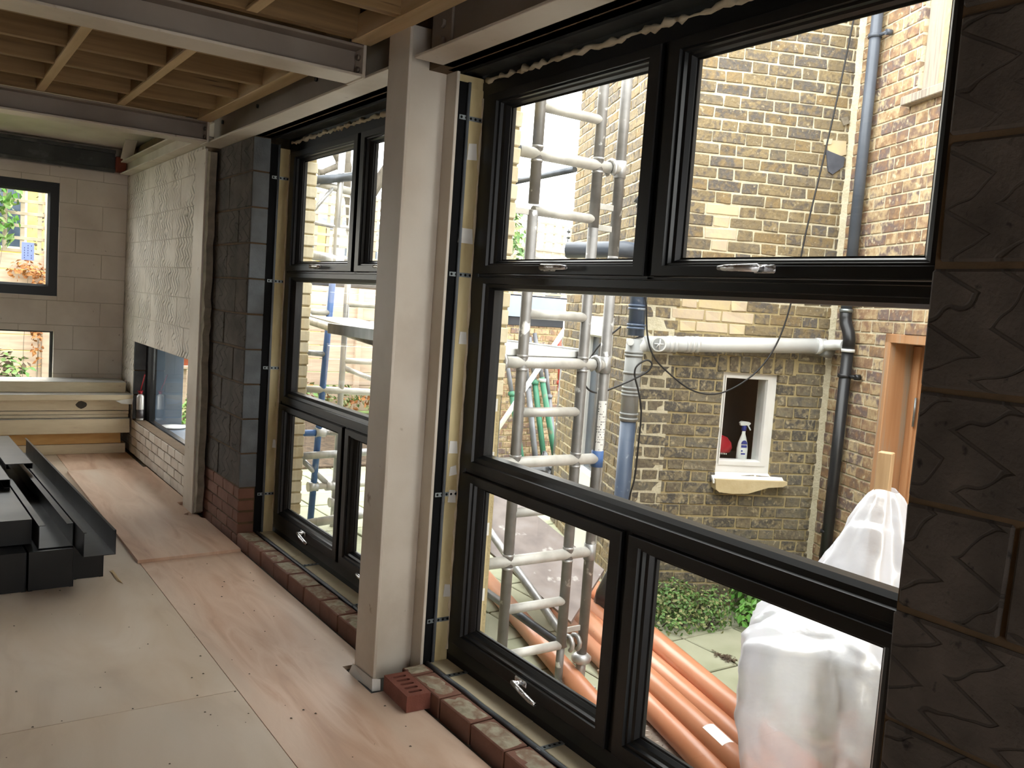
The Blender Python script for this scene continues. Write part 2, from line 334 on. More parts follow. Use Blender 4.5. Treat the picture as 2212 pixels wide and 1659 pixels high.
    def build(self, name, mats, parent=None, loc=None, rotz=0):
        o=bpy.data.objects.new(name, self.mesh(name, mats)); COL.objects.link(o)
        if parent: o.parent=parent
        if loc is not None: o.location=loc
        if rotz: o.rotation_euler=(0,0,rotz)
        return o
def link(name, me, parent, loc=(0,0,0), scale=None):
    o=bpy.data.objects.new(name, me); COL.objects.link(o); o.parent=parent; o.location=loc
    if scale: o.scale=scale
    return o
def tag(o, label, cat, group=None):
    o['label']=label; o['category']=cat
    if group: o['group']=group
    return o
def struct(o, label=None, cat=None):
    o['kind']='structure'
    if label: o['label']=label
    if cat: o['category']=cat
    return o
def empty(name, loc=(0,0,0), rotz=0):
    o=bpy.data.objects.new(name, None); COL.objects.link(o); o.location=loc; o.rotation_euler=(0,0,rotz); o.empty_display_size=.1; return o

def rect_sub(rect, holes):
    xs=sorted({rect[0],rect[1],*[min(max(h[i],rect[0]),rect[1]) for h in holes for i in (0,1)]})
    out=[]
    for a,b in zip(xs,xs[1:]):
        if b-a<1e-4: continue
        spans=[(rect[2],rect[3])]
        for h in holes:
            if h[0]<(a+b)/2<h[1]:
                ns=[]
                for p,q in spans:
                    if h[3]<=p or h[2]>=q: ns.append((p,q)); continue
                    if h[2]>p: ns.append((p,h[2]))
                    if h[3]<q: ns.append((h[3],q))
                spans=ns
        out+=[(a,b,p,q) for p,q in spans if q-p>1e-4]
    # merge horizontally
    m=[]
    for r in out:
        for k in m:
            if abs(k[1]-r[0])<1e-5 and abs(k[2]-r[2])<1e-5 and abs(k[3]-r[3])<1e-5: k[1]=r[1]; break
        else: m.append(list(r))
    return m

_unit={}
def unit(mat, dx, dy, dz, c, jit, variants=5):
    key=(mat,round(dx,2),round(dy,2),round(dz,2),random.randrange(variants))
    if key not in _unit:
        b=MB(); b.cbox(-key[1]/2,key[1]/2,0,key[2],-key[3]/2,key[3]/2,c,jit); _unit[key]=(b.mesh('piece',mat),key)
    return _unit[key]
def pieces(parent, name, rect, holes, course, length, bond, mat, joint=.01, depth=.1, c=.004, jit=.002, proud=.003, phase=0, clip=None, maxn=300, stuff_name='brickwork', keep=None, matf=None):
    """lay bricks/blocks on a wall face; local x along, y into wall (0=face), z up"""
    rows=[]; z=rect[2]; r=0
    while z<rect[3]-.012:
        z1=min(z+course,rect[3]); h=z1-z
        x=rect[0]-((phase+r*.5)%1)*length if bond=='stretcher' else rect[0]-((r%2)*length*.75+phase)
        k=0
        while x<rect[1]:
            ln=length if bond=='stretcher' else (length if k%2==0 else length*.5)
            a,b_=max(x,rect[0]),min(x+ln,rect[1])
            if b_-a>.03:
                for q in rect_sub((a+joint/2,b_-joint/2,z+joint/2,z1-joint/2),holes):
                    if q[1]-q[0]>.02 and q[3]-q[2]>.012: rows.append(q)
            x+=ln; k+=1
        z+=course; r+=1
    if keep: vis=[q for q in rows if keep((q[0]+q[1])/2,(q[2]+q[3])/2)]; rest=[q for q in rows if not keep((q[0]+q[1])/2,(q[2]+q[3])/2)]
    else: vis,rest=rows,[]
    if len(vis)>maxn:
        vis.sort(key=lambda q:-(q[1]-q[0])*(q[3]-q[2])); rest+=vis[maxn:]; vis=vis[:maxn]
    for q in vis:
        mt=matf((q[0]+q[1])/2,(q[2]+q[3])/2) if matf else mat
        me,key=unit(mt,q[1]-q[0],depth,q[3]-q[2],c,jit)
        o=link(name,me,parent,((q[0]+q[1])/2,-random.uniform(0,proud),(q[2]+q[3])/2),((q[1]-q[0])/key[1],1,(q[3]-q[2])/key[3]))
        if jit>.0015: o.rotation_euler=(0,random.uniform(-.006,.006),0)
    if rest:
        groups={}
        for q in rest: groups.setdefault(matf((q[0]+q[1])/2,(q[2]+q[3])/2) if matf else mat,[]).append(q)
        b=MB(); names=list(groups)
        for i,g in enumerate(names):
            b.cur=i
            for q in groups[g]: b.cbox(q[0],q[1],-random.uniform(0,proud),depth,q[2],q[3],c,jit)
        o=b.build(stuff_name,names,parent); o['kind']='stuff'
def slab_wall(name, origin, rotz, rect, holes, y0, y1, mat):
    b=MB()
    for a,c_,d,e in rect_sub(rect,holes): b.box(a,c_,y0,y1,d,e)
    return b.build(name,mat,None,origin,rotz)

def ring(b, O, I, prof):
    """mitred rectangular frame in the (h,z) plane. O/I = outer/inner rect (h0,h1,z0,z1); prof=[(t,depth)] closed section. local coords (h, depth, z)"""
    k=len(prof); vs_=[]
    for hx,zx in ((0,2),(1,2),(1,3),(0,3)):
        for t,d in prof: vs_.append((O[hx]+(I[hx]-O[hx])*t, d, O[zx]+(I[zx]-O[zx])*t))
    f=[]
    for c in range(4):
        n=(c+1)%4
        for i in range(k):
            j=(i+1)%k; f.append((c*k+i,c*k+j,n*k+j,n*k+i))
    b.add(vs_,f); return b

# ================================================================== INTERIOR SHELL
R90=-math.pi/2
# floor: concrete slab with plywood sheets laid over it
fl=struct(MB().box(-3.7,1.80,-2.6,9.3,-.32,-.02).build('floor','concrete_slab'),'plywood covered floor of the unfinished room','floor')
xs=[-3.6,-2.575,-1.355,-.135,1.085,1.668]
ys=[[-2.5,-.4,2.04,4.48,6.92,9.0],[-2.5,-1.55,.89,3.33,5.77,8.21,9.0],[-2.5,-.4,2.04,4.48,6.92,9.0],[-2.5,-1.55,.89,3.33,5.77,8.21,9.0],[-2.5,-.3,2.1,5.3,7.7,9.05]]
for i in range(5):
    for y0,y1 in zip(ys[i],ys[i][1:]):
        b=MB(); z1=random.uniform(-.0015,.0)
        if i==4 and y0<3.2<y1:   # sheet notched around the column foot
            P=[(xs[i]+.0015,y0+.0015),(xs[i+1],y0+.0015),(xs[i+1],3.08),(1.545,3.08),(1.545,3.37),(xs[i+1],3.37),(xs[i+1],y1-.0015),(xs[i]+.0015,y1-.0015)]
            b.prism([(x,y,-.02) for x,y in P],(0,0,.02+z1))
        else:
            b.cbox(xs[i]+.0015,xs[i+1]-.0015,y0+.0015,y1-.0015,-.02,z1,.0012)
        b.build('plywood_sheet','ply_floor' if i in (4,2) else 'ply_dusty',fl)

# ---- window wall, inner leaf (local x = -world y, local y = depth outwards)
NEAR=(1.003,3.125); FAR=(3.30,5.37)
holesR=[(-FAR[1],-NEAR[0],-.03,2.5),(-8.58,-6.40,.313,1.03)]
wr=struct(slab_wall('wall_right',(1.696,0,0),R90,(-9.3,2.6,-.3,2.80),holesR,.008,.104,'mortar_dark'),'blockwork wall with large window openings','wall')
# near pier: keyed concrete blocks
for (z0,z1,j) in [(.062,.301,.0),(.301,.540,.22),(.540,.779,.0),(.779,1.017,.22),(1.017,1.246,.78),(1.246,1.476,.22),(1.476,1.725,.0),(1.725,1.974,.22),(1.974,2.22,.0),(2.22,2.46,.22)]:
    y1=1.003+random.uniform(-.006,.006); y0=.785 if j==.78 else (.56 if j==.22 else .70)
    while y1>-2.4:
        b=MB(); b.cbox(-y1+.004,-y0-.006,0,.1,z0+.006,z1-.006,.006,.003); o=b.build('block','block_dark',wr)
        y1=y0; y0-=.45
# far pier between second window and column two: keyed blocks over red bricks
for k in range(10):
    z0=.345+k*.2165; z1=min(z0+.2165,2.5)
    for (a,b_) in (((5.37,5.60),(5.60,6.05),(6.05,6.20)) if k%2 else ((5.37,5.82),(5.82,6.20))):
        MB().cbox(-b_+.004,-a-.004,0,.1,z0+.005,z1-.005,.005,.003).build('block','block_dark',wr)
for k in range(10):   # those blocks' reveal ends, coloured lighter for the window light, sand joints
    z0=.345+k*.2165
    MB().cbox(-5.375,-5.362,.004,.104,z0+.005,min(z0+.2165,2.5)-.005,.002,.001).build('block','block_grey',wr)
for k in range(5):
    z0=-.03+k*.075
    for a in ([5.365,5.58,5.81,6.035] if k%2 else [5.365,5.47,5.695,5.92]):
        nx={5.365:5.58 if k%2 else 5.47,5.58:5.81,5.81:6.035,6.035:6.20,5.47:5.695,5.695:5.92,5.92:6.20}[a]
        MB().cbox(-nx+.005,-a-.003,0,.102,z0+.005,z0+.07,.004,.002).build('brick','brick_red',wr)
# plinth bricks under the two windows (single course, frogs filled with mortar)
for (a,b_) in ((1.0,3.12),(3.33,5.36)):
    y=a
    while y<b_-.05:
        y1=min(y+.225,b_); o=MB().cbox(-y1+.005,-y-.005,random.uniform(-.003,.002),.102,-.03,.066,.004,.002).build('brick','brick_red',wr)
        m=MB(); n_=7
        # lumpy mortar left on top of each brick
        g=[[(-y1+.012+(y1-y-.024)*i/n_, .006+.09*j/4, .0655+(random.uniform(.0,.009) if 0<i<n_ and 0<j<4 else -.001)) for j in range(5)] for i in range(n_+1)]
        vs_=[p for r_ in g for p in r_]; fs_=[(i*5+j,(i+1)*5+j,(i+1)*5+j+1,i*5+j+1) for i in range(n_) for j in range(4)]
        m.add(vs_,fs_); m.build('mortar_bed','mortar_top',o)
        y=y1
# white painted blockwork of the far bay, with its brick plinth under the low window
pieces(wr,'block',(-9.1,-6.50,1.03,2.56),[],.225,.45,'stretcher','block_white',joint=.005,depth=.1,c=.0025,jit=.0006,proud=.0008)
pieces(wr,'block',(-9.1,-8.58,.313,1.03),[],.225,.45,'stretcher','block_white',joint=.005,depth=.1,c=.0025,jit=.0006,proud=.0008)
pieces(wr,'brick',(-9.1,-6.36,.0,.313),[],.078,.225,'stretcher','brick_white',joint=.01,depth=.1,c=.004,jit=.002,proud=.002)
b=MB(); b.box(-9.1,-6.45,.0030,.012,1.03,2.56); b.box(-9.1,-8.58,.0055,.012,.0,1.03); b.build('painted_joint','mortar_white',wr)
# cavity: membrane, insulation and straps around both windows
MB().box(-3.26,-3.155,.106,.30,-.02,2.5).build('insulation_strip','pir',wr)
def jamb(y, top, tabs, straps):
    lx=-y
    MB().box(lx-.05,lx+.004,.104,.158,.0,top).build('damp_membrane','membrane',wr)
    b=MB(); b.tube((lx+.012,.158,.02),(lx+.012,.158,top),.007); b.build('reveal_cable','cable_grey',wr)
    b=MB(); b.box(lx-.05,lx+.008,.166,.228,.03,top-.02); b.build('insulation_strip','pir',wr)
    for z in straps:
        b=MB(); b.box(lx+.0085,lx+.0105,.120,.232,z-.009,z+.009)
        for k in range(5): b.cur=1; b.tube((lx+.0106,.130+k*.022,z),(lx+.0112,.130+k*.022,z),.0055,n=8); b.cur=0
        b.build('perforated_strap',['strap_zinc','membrane'],wr)
    for z,d0,d1,h in tabs:
        t=random.uniform(-.006,.006)
        MB().prism([(lx+.0095,d0,z-h/2),(lx+.0095,d1,z-h/2+t),(lx+.0095,d1-.006,z+h/2),(lx+.0095,d0+.004,z+h/2-t)],(.0015,0,0)).build('tape_patch','tape_white',wr)
    # squeezed-out foam between strip and frame
    b=MB(); P=[]; R=[]
    for k in range(60):
        P.append((lx+.006,.229+random.uniform(-.004,.004),.1+(top-.15)*k/59)); R.append(random.uniform(.004,.011))
    b.path(P,R,7); b.build('expanding_foam','foam',wr)
jamb(3.15,2.47,[(2.2,.168,.215,.07),(1.86,.150,.222,.06),(1.44,.185,.225,.05),(.98,.17,.215,.05),(.88,.18,.218,.045),(.77,.182,.222,.05),(.36,.19,.226,.05)],(2.33,1.70,.78,.235))
jamb(5.375,2.47,[(.62,.20,.225,.05)],(2.27,1.64,1.10,.30))
# sill of each opening: insulation, grey cable, straps
for (a,b_,st) in ((1.0,3.14,(2.98,2.32,1.6)),(3.3,5.37,(4.6,3.9))):
    y=a; k=0
    while y<b_-.02:
        y1=min(y+.50,b_); MB().cbox(-y1+.001,-y-.001,.146,.232,-.02,.055,.002,.001).build('insulation_strip','pir_sill',wr); y=y1
    MB().box(-b_,-a,.104,.150,-.05,.028).build('damp_membrane','membrane',wr)
    b=MB(); P=[(-b_+(b_-a)*i/14,.132+random.uniform(-.003,.003),.052+random.uniform(-.002,.002)) for i in range(15)]; b.path(P,.0095,10); b.build('sill_cable','cable_grey',wr)
    for y in st:
        b=MB(); b.box(-y-.011,-y+.011,.12,.232,.0565,.059); 
        for k in range(4):
            b.cur=1; b.tube((-y,.150+k*.022,.0588),(-y,.150+k*.022,.0596),.005,n=8); b.cur=0
        b.build('perforated_strap',['strap_zinc','membrane'],wr)
# lintel and foam over each window
for (a,b_) in ((.99,3.15),(3.25,5.38)):
    b=MB(); b.box(-b_,-a,.06,.104,2.5,2.62); b.box(-b_-.02,-a,.104,.24,2.515,2.60); b.box(-b_-.02,-a,.235,.245,2.485,2.6); b.build('steel_lintel','steel_dark',wr)
    b=MB(); P=[];R=[]
    for k in range(90):
        y=b_-.02-(b_-a-.1)*k/89; P.append((-y,.232+random.uniform(-.006,.008),2.487+random.uniform(-.006,.006))); R.append(random.choice((.006,.009,.013,.016,.011)))
    b.path(P,R,8); b.build('expanding_foam','foam',wr)
    b=MB(); b.box(-b_,-a,.104,.125,2.5,2.516); b.build('damp_membrane','membrane',wr)

# outer leaf of the same wall
OH=[(-3.115,-1.02,.03,2.45),(-5.36,-3.30,.03,2.45),(-8.66,-6.30,.18,1.09)]
ol=struct(slab_wall('wall_outer',(2.0,0,0),R90,(-9.2,2.6,-.35,2.95),OH,.0,.095,'mortar_sandy'),'outer brick leaf of the window wall','wall')
for (yy,zt) in ((3.115,1.2),(5.36,.0)):
    k=0; z=zt
    while z<2.40:
        MB().cbox(-yy-.002,-yy+(.014 if k%2 else .008),.0,.10,z+.004,z+.068,.004,.002).build('brick','brick_pale',ol); z+=.075; k+=1
    MB().box(-yy-.01,-yy+.010,.01,.07,-.1 if zt>1 else .0,zt).build('jamb_batten','pir',ol)
    if zt>1:
        for z in (1.16,.93,.62,.33):
            MB().box(-yy+.0105,-yy+.013,.005,.072,z-.025,z+.03).build('tape_patch','tape_white',ol)

# ---- far wall: painted blocks, two openings
FH=[(-2.75,1.12,1.39,2.42),(-2.75,1.10,.45,1.065)]  # both openings lengthened out of view to bring more daylight into the far bay
wf=struct(slab_wall('wall_far',(0,9.1,0),0,(-3.7,2.0,-.3,2.86),FH,.004,.10,'mortar_white'),'white painted far wall with two window openings','wall')
pieces(wf,'block',(-3.6,1.696,0,2.57),FH,.225,.45,'stretcher','far_white',joint=.004,depth=.09,c=.002,jit=.0006,proud=.0015,phase=.2)
# side and rear walls out of view, closing the room
wl=struct(MB().box(-3.8,-3.6,-2.7,9.2,-.3,3.1).build('wall_left','interior_wall'),'plain side wall of the room','wall')
wb=struct(slab_wall('wall_back',(0,-2.5,0),math.pi,(-1.8,3.7,-.3,3.1),[(-.9,.35,-.02,2.1)],0,.15,'interior_wall'),'rear wall of the room with an opening added for daylight','wall')  # unseen opening behind the camera, added to brighten the room

# ---- ceiling: deck, joists, noggings
ce=struct(MB().box(-3.7,1.9,-2.65,6.1,2.83,2.87).build('ceiling','deck_wood'),'timber joisted ceiling with boarded deck','ceiling')
J=(-3.6,1.50)
for y in (-2.1,-1.68,-1.26,-.84,-.42,0.0,.42,.84,1.27,1.69,2.11,2.55,3.08,3.47,3.80,4.22,4.64,5.055,5.48,5.855):
    MB().cbox(J[0],J[1],y-.0225,y+.0225,2.63,2.83,.002).build('joist','joist_wood',ce)
for x in (-3.1,-2.68,-2.25,-1.83,-1.1,-.68,-.25,.17,.605,1.035):
    yl=[3.80,4.22,4.64,5.055,5.48,5.855]
    # nogging straps run under the joists, fixed as one long batten per line
    MB().cbox(x-.023,x+.023,3.82,5.84,2.6265,2.640,.002).build('nogging','joist_pale',ce)
    for a,b_ in zip(yl,yl[1:]): MB().box(x-.02,x+.02,a+.023,b_-.023,2.640,2.80).build('nogging_block','joist_wood',ce)
for x in (-.9,.0,1.06):
    MB().cbox(x-.023,x+.023,-.4,3.45,2.6265,2.640,.002).build('nogging','joist_pale',ce)
MB().cbox(1.49,1.577,3.72,5.88,2.622,2.72,.003).build('ledger','joist_pale',ce)
MB().cbox(1.49,1.577,-2.4,3.50,2.622,2.72,.003).build('ledger','joist_pale',ce)
# sloping painted ceiling of the far bay
b=MB(); b.add([(-3.7,6.1,3.0),(1.9,6.1,3.0),(1.9,9.25,2.79),(-3.7,9.25,2.79),(-3.7,6.1,3.05),(1.9,6.1,3.05),(1.9,9.25,2.84),(-3.7,9.25,2.84)],[(0,3,2,1),(4,5,6,7),(0,1,5,4),(1,2,6,5),(2,3,7,6),(3,0,4,7)])
b.box(-3.7,1.9,6.08,6.12,2.83,3.05); struct(b.build('ceiling_sloped','far_white'),'white sloping ceiling of the far bay','ceiling')
# closing panel above the window wall
struct(MB().box(1.80,2.09,-2.6,9.25,2.62,3.05).build('trim_1','steel_dark'),'dark closing panel above the window heads','panel')

# ---- steelwork
def ibeam(name, label, p0, p1, z0, depth, width, mat, wmat, cat='beam', group=None, tf=.012, tw=.010):
    p0=Vector(p0); p1=Vector(p1); d=p1-p0; L=d.length; t=empty(name,(p0.x,p0.y,z0),math.atan2(d.y,d.x)); tag(t,label,cat,group)
    MB().cbox(0,L,-width/2,width/2,0,tf,.002).build('bottom_flange',mat,t)
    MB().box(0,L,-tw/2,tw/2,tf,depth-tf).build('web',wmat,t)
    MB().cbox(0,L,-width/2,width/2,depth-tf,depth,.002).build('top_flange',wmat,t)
    return t,L
def plate_bolts(t, x, zs, ys, w2, depth):
    MB().cbox(x,x+.014,-w2,w2,-.005,depth,.002).build('end_plate','steel_white',t)
    for z in zs:
        for y in ys:
            b=MB(); b.tube((x-.012,y,z),(x,y,z),.013,n=6); b.build('bolt','bolt_steel',t)
t,L=ibeam('steel_beam','cream painted steel beam crossing the ceiling, nearest the camera',(-3.6,3.615,0),(1.56,3.615,0),2.5,.13,.17,'steel_white','steel_white_shade',group='cream steel beams'); plate_bolts(t,L,(.035,.085),(-.045,.045),.085,.16)
t,L=ibeam('steel_beam','cream painted steel beam crossing the ceiling over the far brick pier',(-3.6,5.975,0),(1.56,5.975,0),2.5,.13,.16,'steel_white','steel_white_shade',group='cream steel beams'); plate_bolts(t,L,(.035,.085),(-.045,.045),.08,.16)
t,L=ibeam('steel_beam','long cream steel beam over the large near window',(1.665,-2.45,0),(1.665,3.10,0),2.5,.20,.17,'steel_white','steel_white_shade',group='cream steel beams')
MB().cbox(L-.15,L,.006,.016,.02,.18,.002).build('cleat','steel_white_shade',t)
for z in (.06,.125): MB().tube((L-.09,.015,z),(L-.09,.030,z),.017,n=6).build('bolt','steel_white_shade',t)
t,L=ibeam('steel_beam','shorter cream steel beam over the second window behind the column',(1.665,3.33,0),(1.665,6.10,0),2.5,.20,.17,'steel_white','steel_white_shade',group='cream steel beams')
for y in (4.3,5.2,5.9):
    MB().tube((y-3.33,.005,.14),(y-3.33,.016,.14),.012,n=6).build('bolt','steel_dark',t)
t,L=ibeam('steel_beam','cream wall-head beam over the low window in the far bay',(1.675,6.12,0),(1.675,9.02,0),2.562,.12,.13,'steel_white','steel_white',group='cream steel beams')
t=tag(empty('roof_rafter',(0,0,0)),'cream sloping rafter rising beside the far corner','rafter')
b=MB(); b.prism([(1.61,8.80,2.68),(1.61,8.93,2.68),(1.61,8.60,2.95),(1.61,8.47,2.95)],(.012,0,0)); b.build('web','steel_white',t)
b=MB(); b.prism([(1.57,8.79,2.68),(1.57,8.805,2.68),(1.57,8.475,2.95),(1.57,8.46,2.95)],(.10,0,0)); b.build('flange','steel_white',t)
t,L=ibeam('steel_beam','dark grey steel beam along the top of the far wall',(-3.6,9.06,0),(1.57,9.06,0),2.575,.20,.078,'steel_dark','steel_dark',group='dark steel beams',tf=.03)
tag(MB().cbox(1.57,1.66,9.0,9.1,2.58,2.72,.004).build('packing_block','primer_red'),'rust red steel packer at the end of the dark beam','packer')
def column(name,label,x0,x1,y0,y1,z1,foot=True):
    t=tag(empty(name,((x0+x1)/2,(y0+y1)/2,-.02)),label,'column','steel columns'); c=Vector(t.location)
    def bx(n,a,b_,c_,d,e,f,m='steel_white'): return MB().cbox(a-c.x,b_-c.x,c_-c.y,d-c.y,e-c.z,f-c.z,.002).build(n,m,t)
    bx('flange',x0,x0+.014,y0,y1,-.02,z1); bx('flange',x1-.014,x1,y0,y1,-.02,z1)
    bx('web',x0+.014,x1-.014,(y0+y1)/2-.006,(y0+y1)/2+.006,-.02,z1)
    bx('base_plate',x0-.015,x1-.01,y0-.03,y1+.03,-.019,-.008,'steel_dark')
    return t
t=column('steel_column','white painted steel column between the two big windows',1.57,1.80,3.125,3.305,2.66)
b=MB(); b.add([(-.125,-.11,.0),(-.09,-.115,.0),(-.085,-.10,.055),(-.12,-.095,.06),(-.14,.10,.0),(-.118,.10,.05)],[(0,1,2,3),(0,3,5,4)]); b.build('torn_paper','tape_white',t)
column('steel_column','white painted steel column at the corner of the low side window',1.63,1.80,6.17,6.42,2.5)
P=[(6.165,0)]+[(6.165-.05-random.uniform(0,.035),.03+2.44*k/40) for k in range(41)]+[(6.165,2.48)]
b=MB(); b.prism([(1.640,y,z) for y,z in P],(.045,0,0)); struct(b.build('trim_6','mortar_grey'),'ragged plaster edge beside the second column','trim')

# ================================================================== WINDOWS
SASH=[(0,.05),(0,-.012),(.04,-.016),(.58,-.016),(.62,-.006),(.74,-.006),(.78,.006),(.9,.010),(1.0,.024),(1.0,.05)]
BEAD=[(0,.07),(0,-.004),(.5,-.004),(.55,.006),(.8,.010),(1.0,.026),(1.0,.07)]
def lever(parent, h, z, flip=1, tilt=0, plate=True):
    b=MB(); b.cbox(h-.075*flip if flip>0 else h-.0,h+.0 if flip>0 else h+.075,-.024,-.016,z-.012,z+.012,.004)
    P=[(h-.03*flip,-.018,z),(h-.03*flip,-.045,z),(h-.04*flip,-.055,z),(h+.02*flip,-.060,z+tilt*.3),(h+.07*flip,-.055,z+tilt),(h+.10*flip,-.050,z+tilt*1.3)]
    b.path(P,[.010,.011,.012,.010,.0095,.007],10)
    b.build('handle','handle_chrome',parent)
def opening_sash(win, O, I, hnd=None):
    s_=ring(MB(),O,I,SASH).build('sash','frame_black',win)
    ring(MB(),[I[0]-.004,I[1]+.004,I[2]-.004,I[3]+.004],[I[0]+.006,I[1]-.006,I[2]+.006,I[3]-.006],[(0,.026),(0,.034),(1,.034),(1,.030)]).build('gasket','gasket',s_)
    MB().box(I[0]-.003,I[1]+.003,.036,.040,I[2]-.003,I[3]+.003).build('pane','glass',s_)
    if hnd: lever(s_,*hnd)
    return s_
def big_window(n, label, h0, h1, hm):
    w_=struct(empty('window_%d'%n,(1.925,0,0),R90),label,'window')
    z0,z1=.085,2.483
    b=ring(MB(),[h0,h1,z0,z1],[h0+.058,h1-.058,z0+.058,z1-.055],[(0,.075),(0,0),(.96,0),(1,.004),(1,.075)])
    b.box(h0+.05,h1-.05,.003,.072,1.698,1.706); b.box(h0+.05,h1-.05,.003,.072,.885,.897)
    b.box(hm-.015,hm+.015,.003,.072,1.70,2.44); b.box(hm-.015,hm+.015,.003,.072,.13,.89)
    b.build('frame','frame_black',w_)
    a,c=h0+.061,hm-.017; d,e=hm+.017,h1-.061
    gl=.183; 
    UL=opening_sash(w_,[a,c,1.709,2.425],[h0+.183,hm-.101,1.763,2.368],(h0+.61,1.732,1))
    UR=opening_sash(w_,[d,e,1.709,2.425],[hm+.101,h1-.183,1.763,2.368],(hm+.43,1.732,-1))
    LL=opening_sash(w_,[a,c,.146,.882],[h0+.178,hm-.103,.232,.828],(h0+.62,.186,1,-.02))
    LR=opening_sash(w_,[d,e,.146,.882],[hm+.103,h1-.178,.232,.828],(hm+.43,.186,-1))
    f=ring(MB(),[a,e,.900,1.695],[h0+.150,h1-.150,.967,1.645],BEAD).build('fixed_bead','frame_black',w_)
    MB().box(h0+.146,h1-.146,.038,.042,.963,1.649).build('pane','glass',f)
    MB().box(h0,h1,.004,.074,.03,.0845).build('packer','gasket',w_)
    # drip sill outside
    MB().cbox(h0,h1,.075,.19,.045,.084,.003).build('sill','frame_black',w_)
    return w_
big_window(1,'large black framed window nearest the camera, panes clear',-3.15,-.99,-2.07)
big_window(2,'large black framed window beyond the white column',-5.38,-3.25,-4.315)
# upper far-wall window with sticker
w3=struct(empty('window_3',(0,9.13,0)),'wide black framed window high in the far wall','window')
ring(MB(),[-2.75,1.12,1.39,2.42],[-2.66,1.03,1.492,2.319],[(0,.06),(0,0),(.8,0),(1,.02),(1,.06)]).build('frame','frame_black',w3)
MB().box(-2.665,1.035,.03,.034,1.487,2.324).build('pane','glass',w3)
b=MB(); b.box(.83,.93,.024,.028,1.70,1.86); b.cur=1
for k in range(3):
    for j in range(6):
        if random.random()<.8: b.box(.85+k*.028,.855+k*.028,.0225,.0238,1.715+j*.022,1.727+j*.022)
b.build('sticker',['sticker_blue','ink_blue'],w3)
w4=struct(empty('window_4',(0,9.15,0)),'low slim framed window under the black one in the far wall','window')
ring(MB(),[-2.75,1.10,.45,1.065],[-2.73,1.075,.47,1.05],[(0,.04),(0,0),(1,0),(1,.04)]).build('frame','steel_dark',w4)
MB().box(-2.73,1.078,.02,.024,.468,1.052).build('pane','glass',w4)
# low window in the side wall
w5=struct(empty('window_5',(1.805,0,0),R90),'low dark framed window in the side wall above the brick plinth','window')
ring(MB(),[-8.60,-6.38,.24,1.04],[-8.47,-6.50,.31,1.0],[(0,.07),(0,0),(.8,0),(1,.02),(1,.07)]).build('frame','frame_black',w5)
MB().box(-8.475,-6.495,.03,.034,.305,1.005).build('pane','glass',w5)
MB().cbox(-8.62,-6.36,.072,.42,.20,.25,.003).build('sill','cladding_grey',w5)
MB().cbox(-8.64,-8.555,.072,.33,.25,1.06,.003).build('reveal_lining','cladding_grey',w5)
MB().box(-8.62,-6.36,.072,.33,1.045,1.07).build('head_lining','cladding_grey',w5)
for z0,z1 in ((.316,.535),(.545,.760),(.770,1.03)): MB().cbox(-8.60,-8.572,-.105,-.002,z0,z1,.003,.001).build('jamb_block','block_grey',w5)

# ================================================================== THINGS INDOORS
# loose perforated brick
b=MB(); bx0,bx1,by0,by1,bz=0,.1025,0,.215,.065
hx=[.030,.0725]; rows=[.0275+k*.040 for k in range(5)]
# body built as a top grid pierced by five slots
def brick_holed():
    b=MB(); b.cbox(0,.1025,0,.215,0,.0640,.003,.0008); return b
lb=tag(empty('loose_brick',(1.590,2.866,.0),math.radians(-2)),'loose red perforated brick on the plywood by the column foot','brick')
body=MB()
# walls around slots
ycuts=[0]
slots=[(.0255+k*.0365,.0255+k*.0365+.018) for k in range(5)]
for i,(a,c) in enumerate(slots):
    prev=slots[i-1][1] if i else 0
    body.box(0,.1025,prev,a,0,.065)
    body.box(0,.022,a,c,0,.065); body.box(.0805,.1025,a,c,0,.065)
    for xx,sg in ((.022,1),(.0805,-1)):   # rounded slot ends
        ctr=(xx+sg*.009,(a+c)/2); arc=[(xx,a)]+[(ctr[0]-sg*.009*math.cos(t_),ctr[1]+.009*math.sin(t_)) for t_ in [math.radians(q) for q in (-60,-30,0,30,60)]]+[(xx,c)]
        P=[(xx,a),(xx+sg*.009,a)]+[(ctr[0]-sg*.009*math.cos(math.radians(q)),ctr[1]+.009*math.sin(math.radians(q))) for q in (-70,-45,-20,0,20,45,70)]+[(xx+sg*.009,c),(xx,c)]
        if sg<0: P=P[::-1]
        body.prism([(x,y,0) for x,y in P],(0,0,.065))
body.box(0,.1025,slots[-1][1],.215,0,.065)
body.build('body','brick_loose',lb); MB().box(.02,.0825,.02,.195,.002,.012).build('core','brick_slot_shade',lb)  # dark plate at the slot bottoms puts their shade into its colour
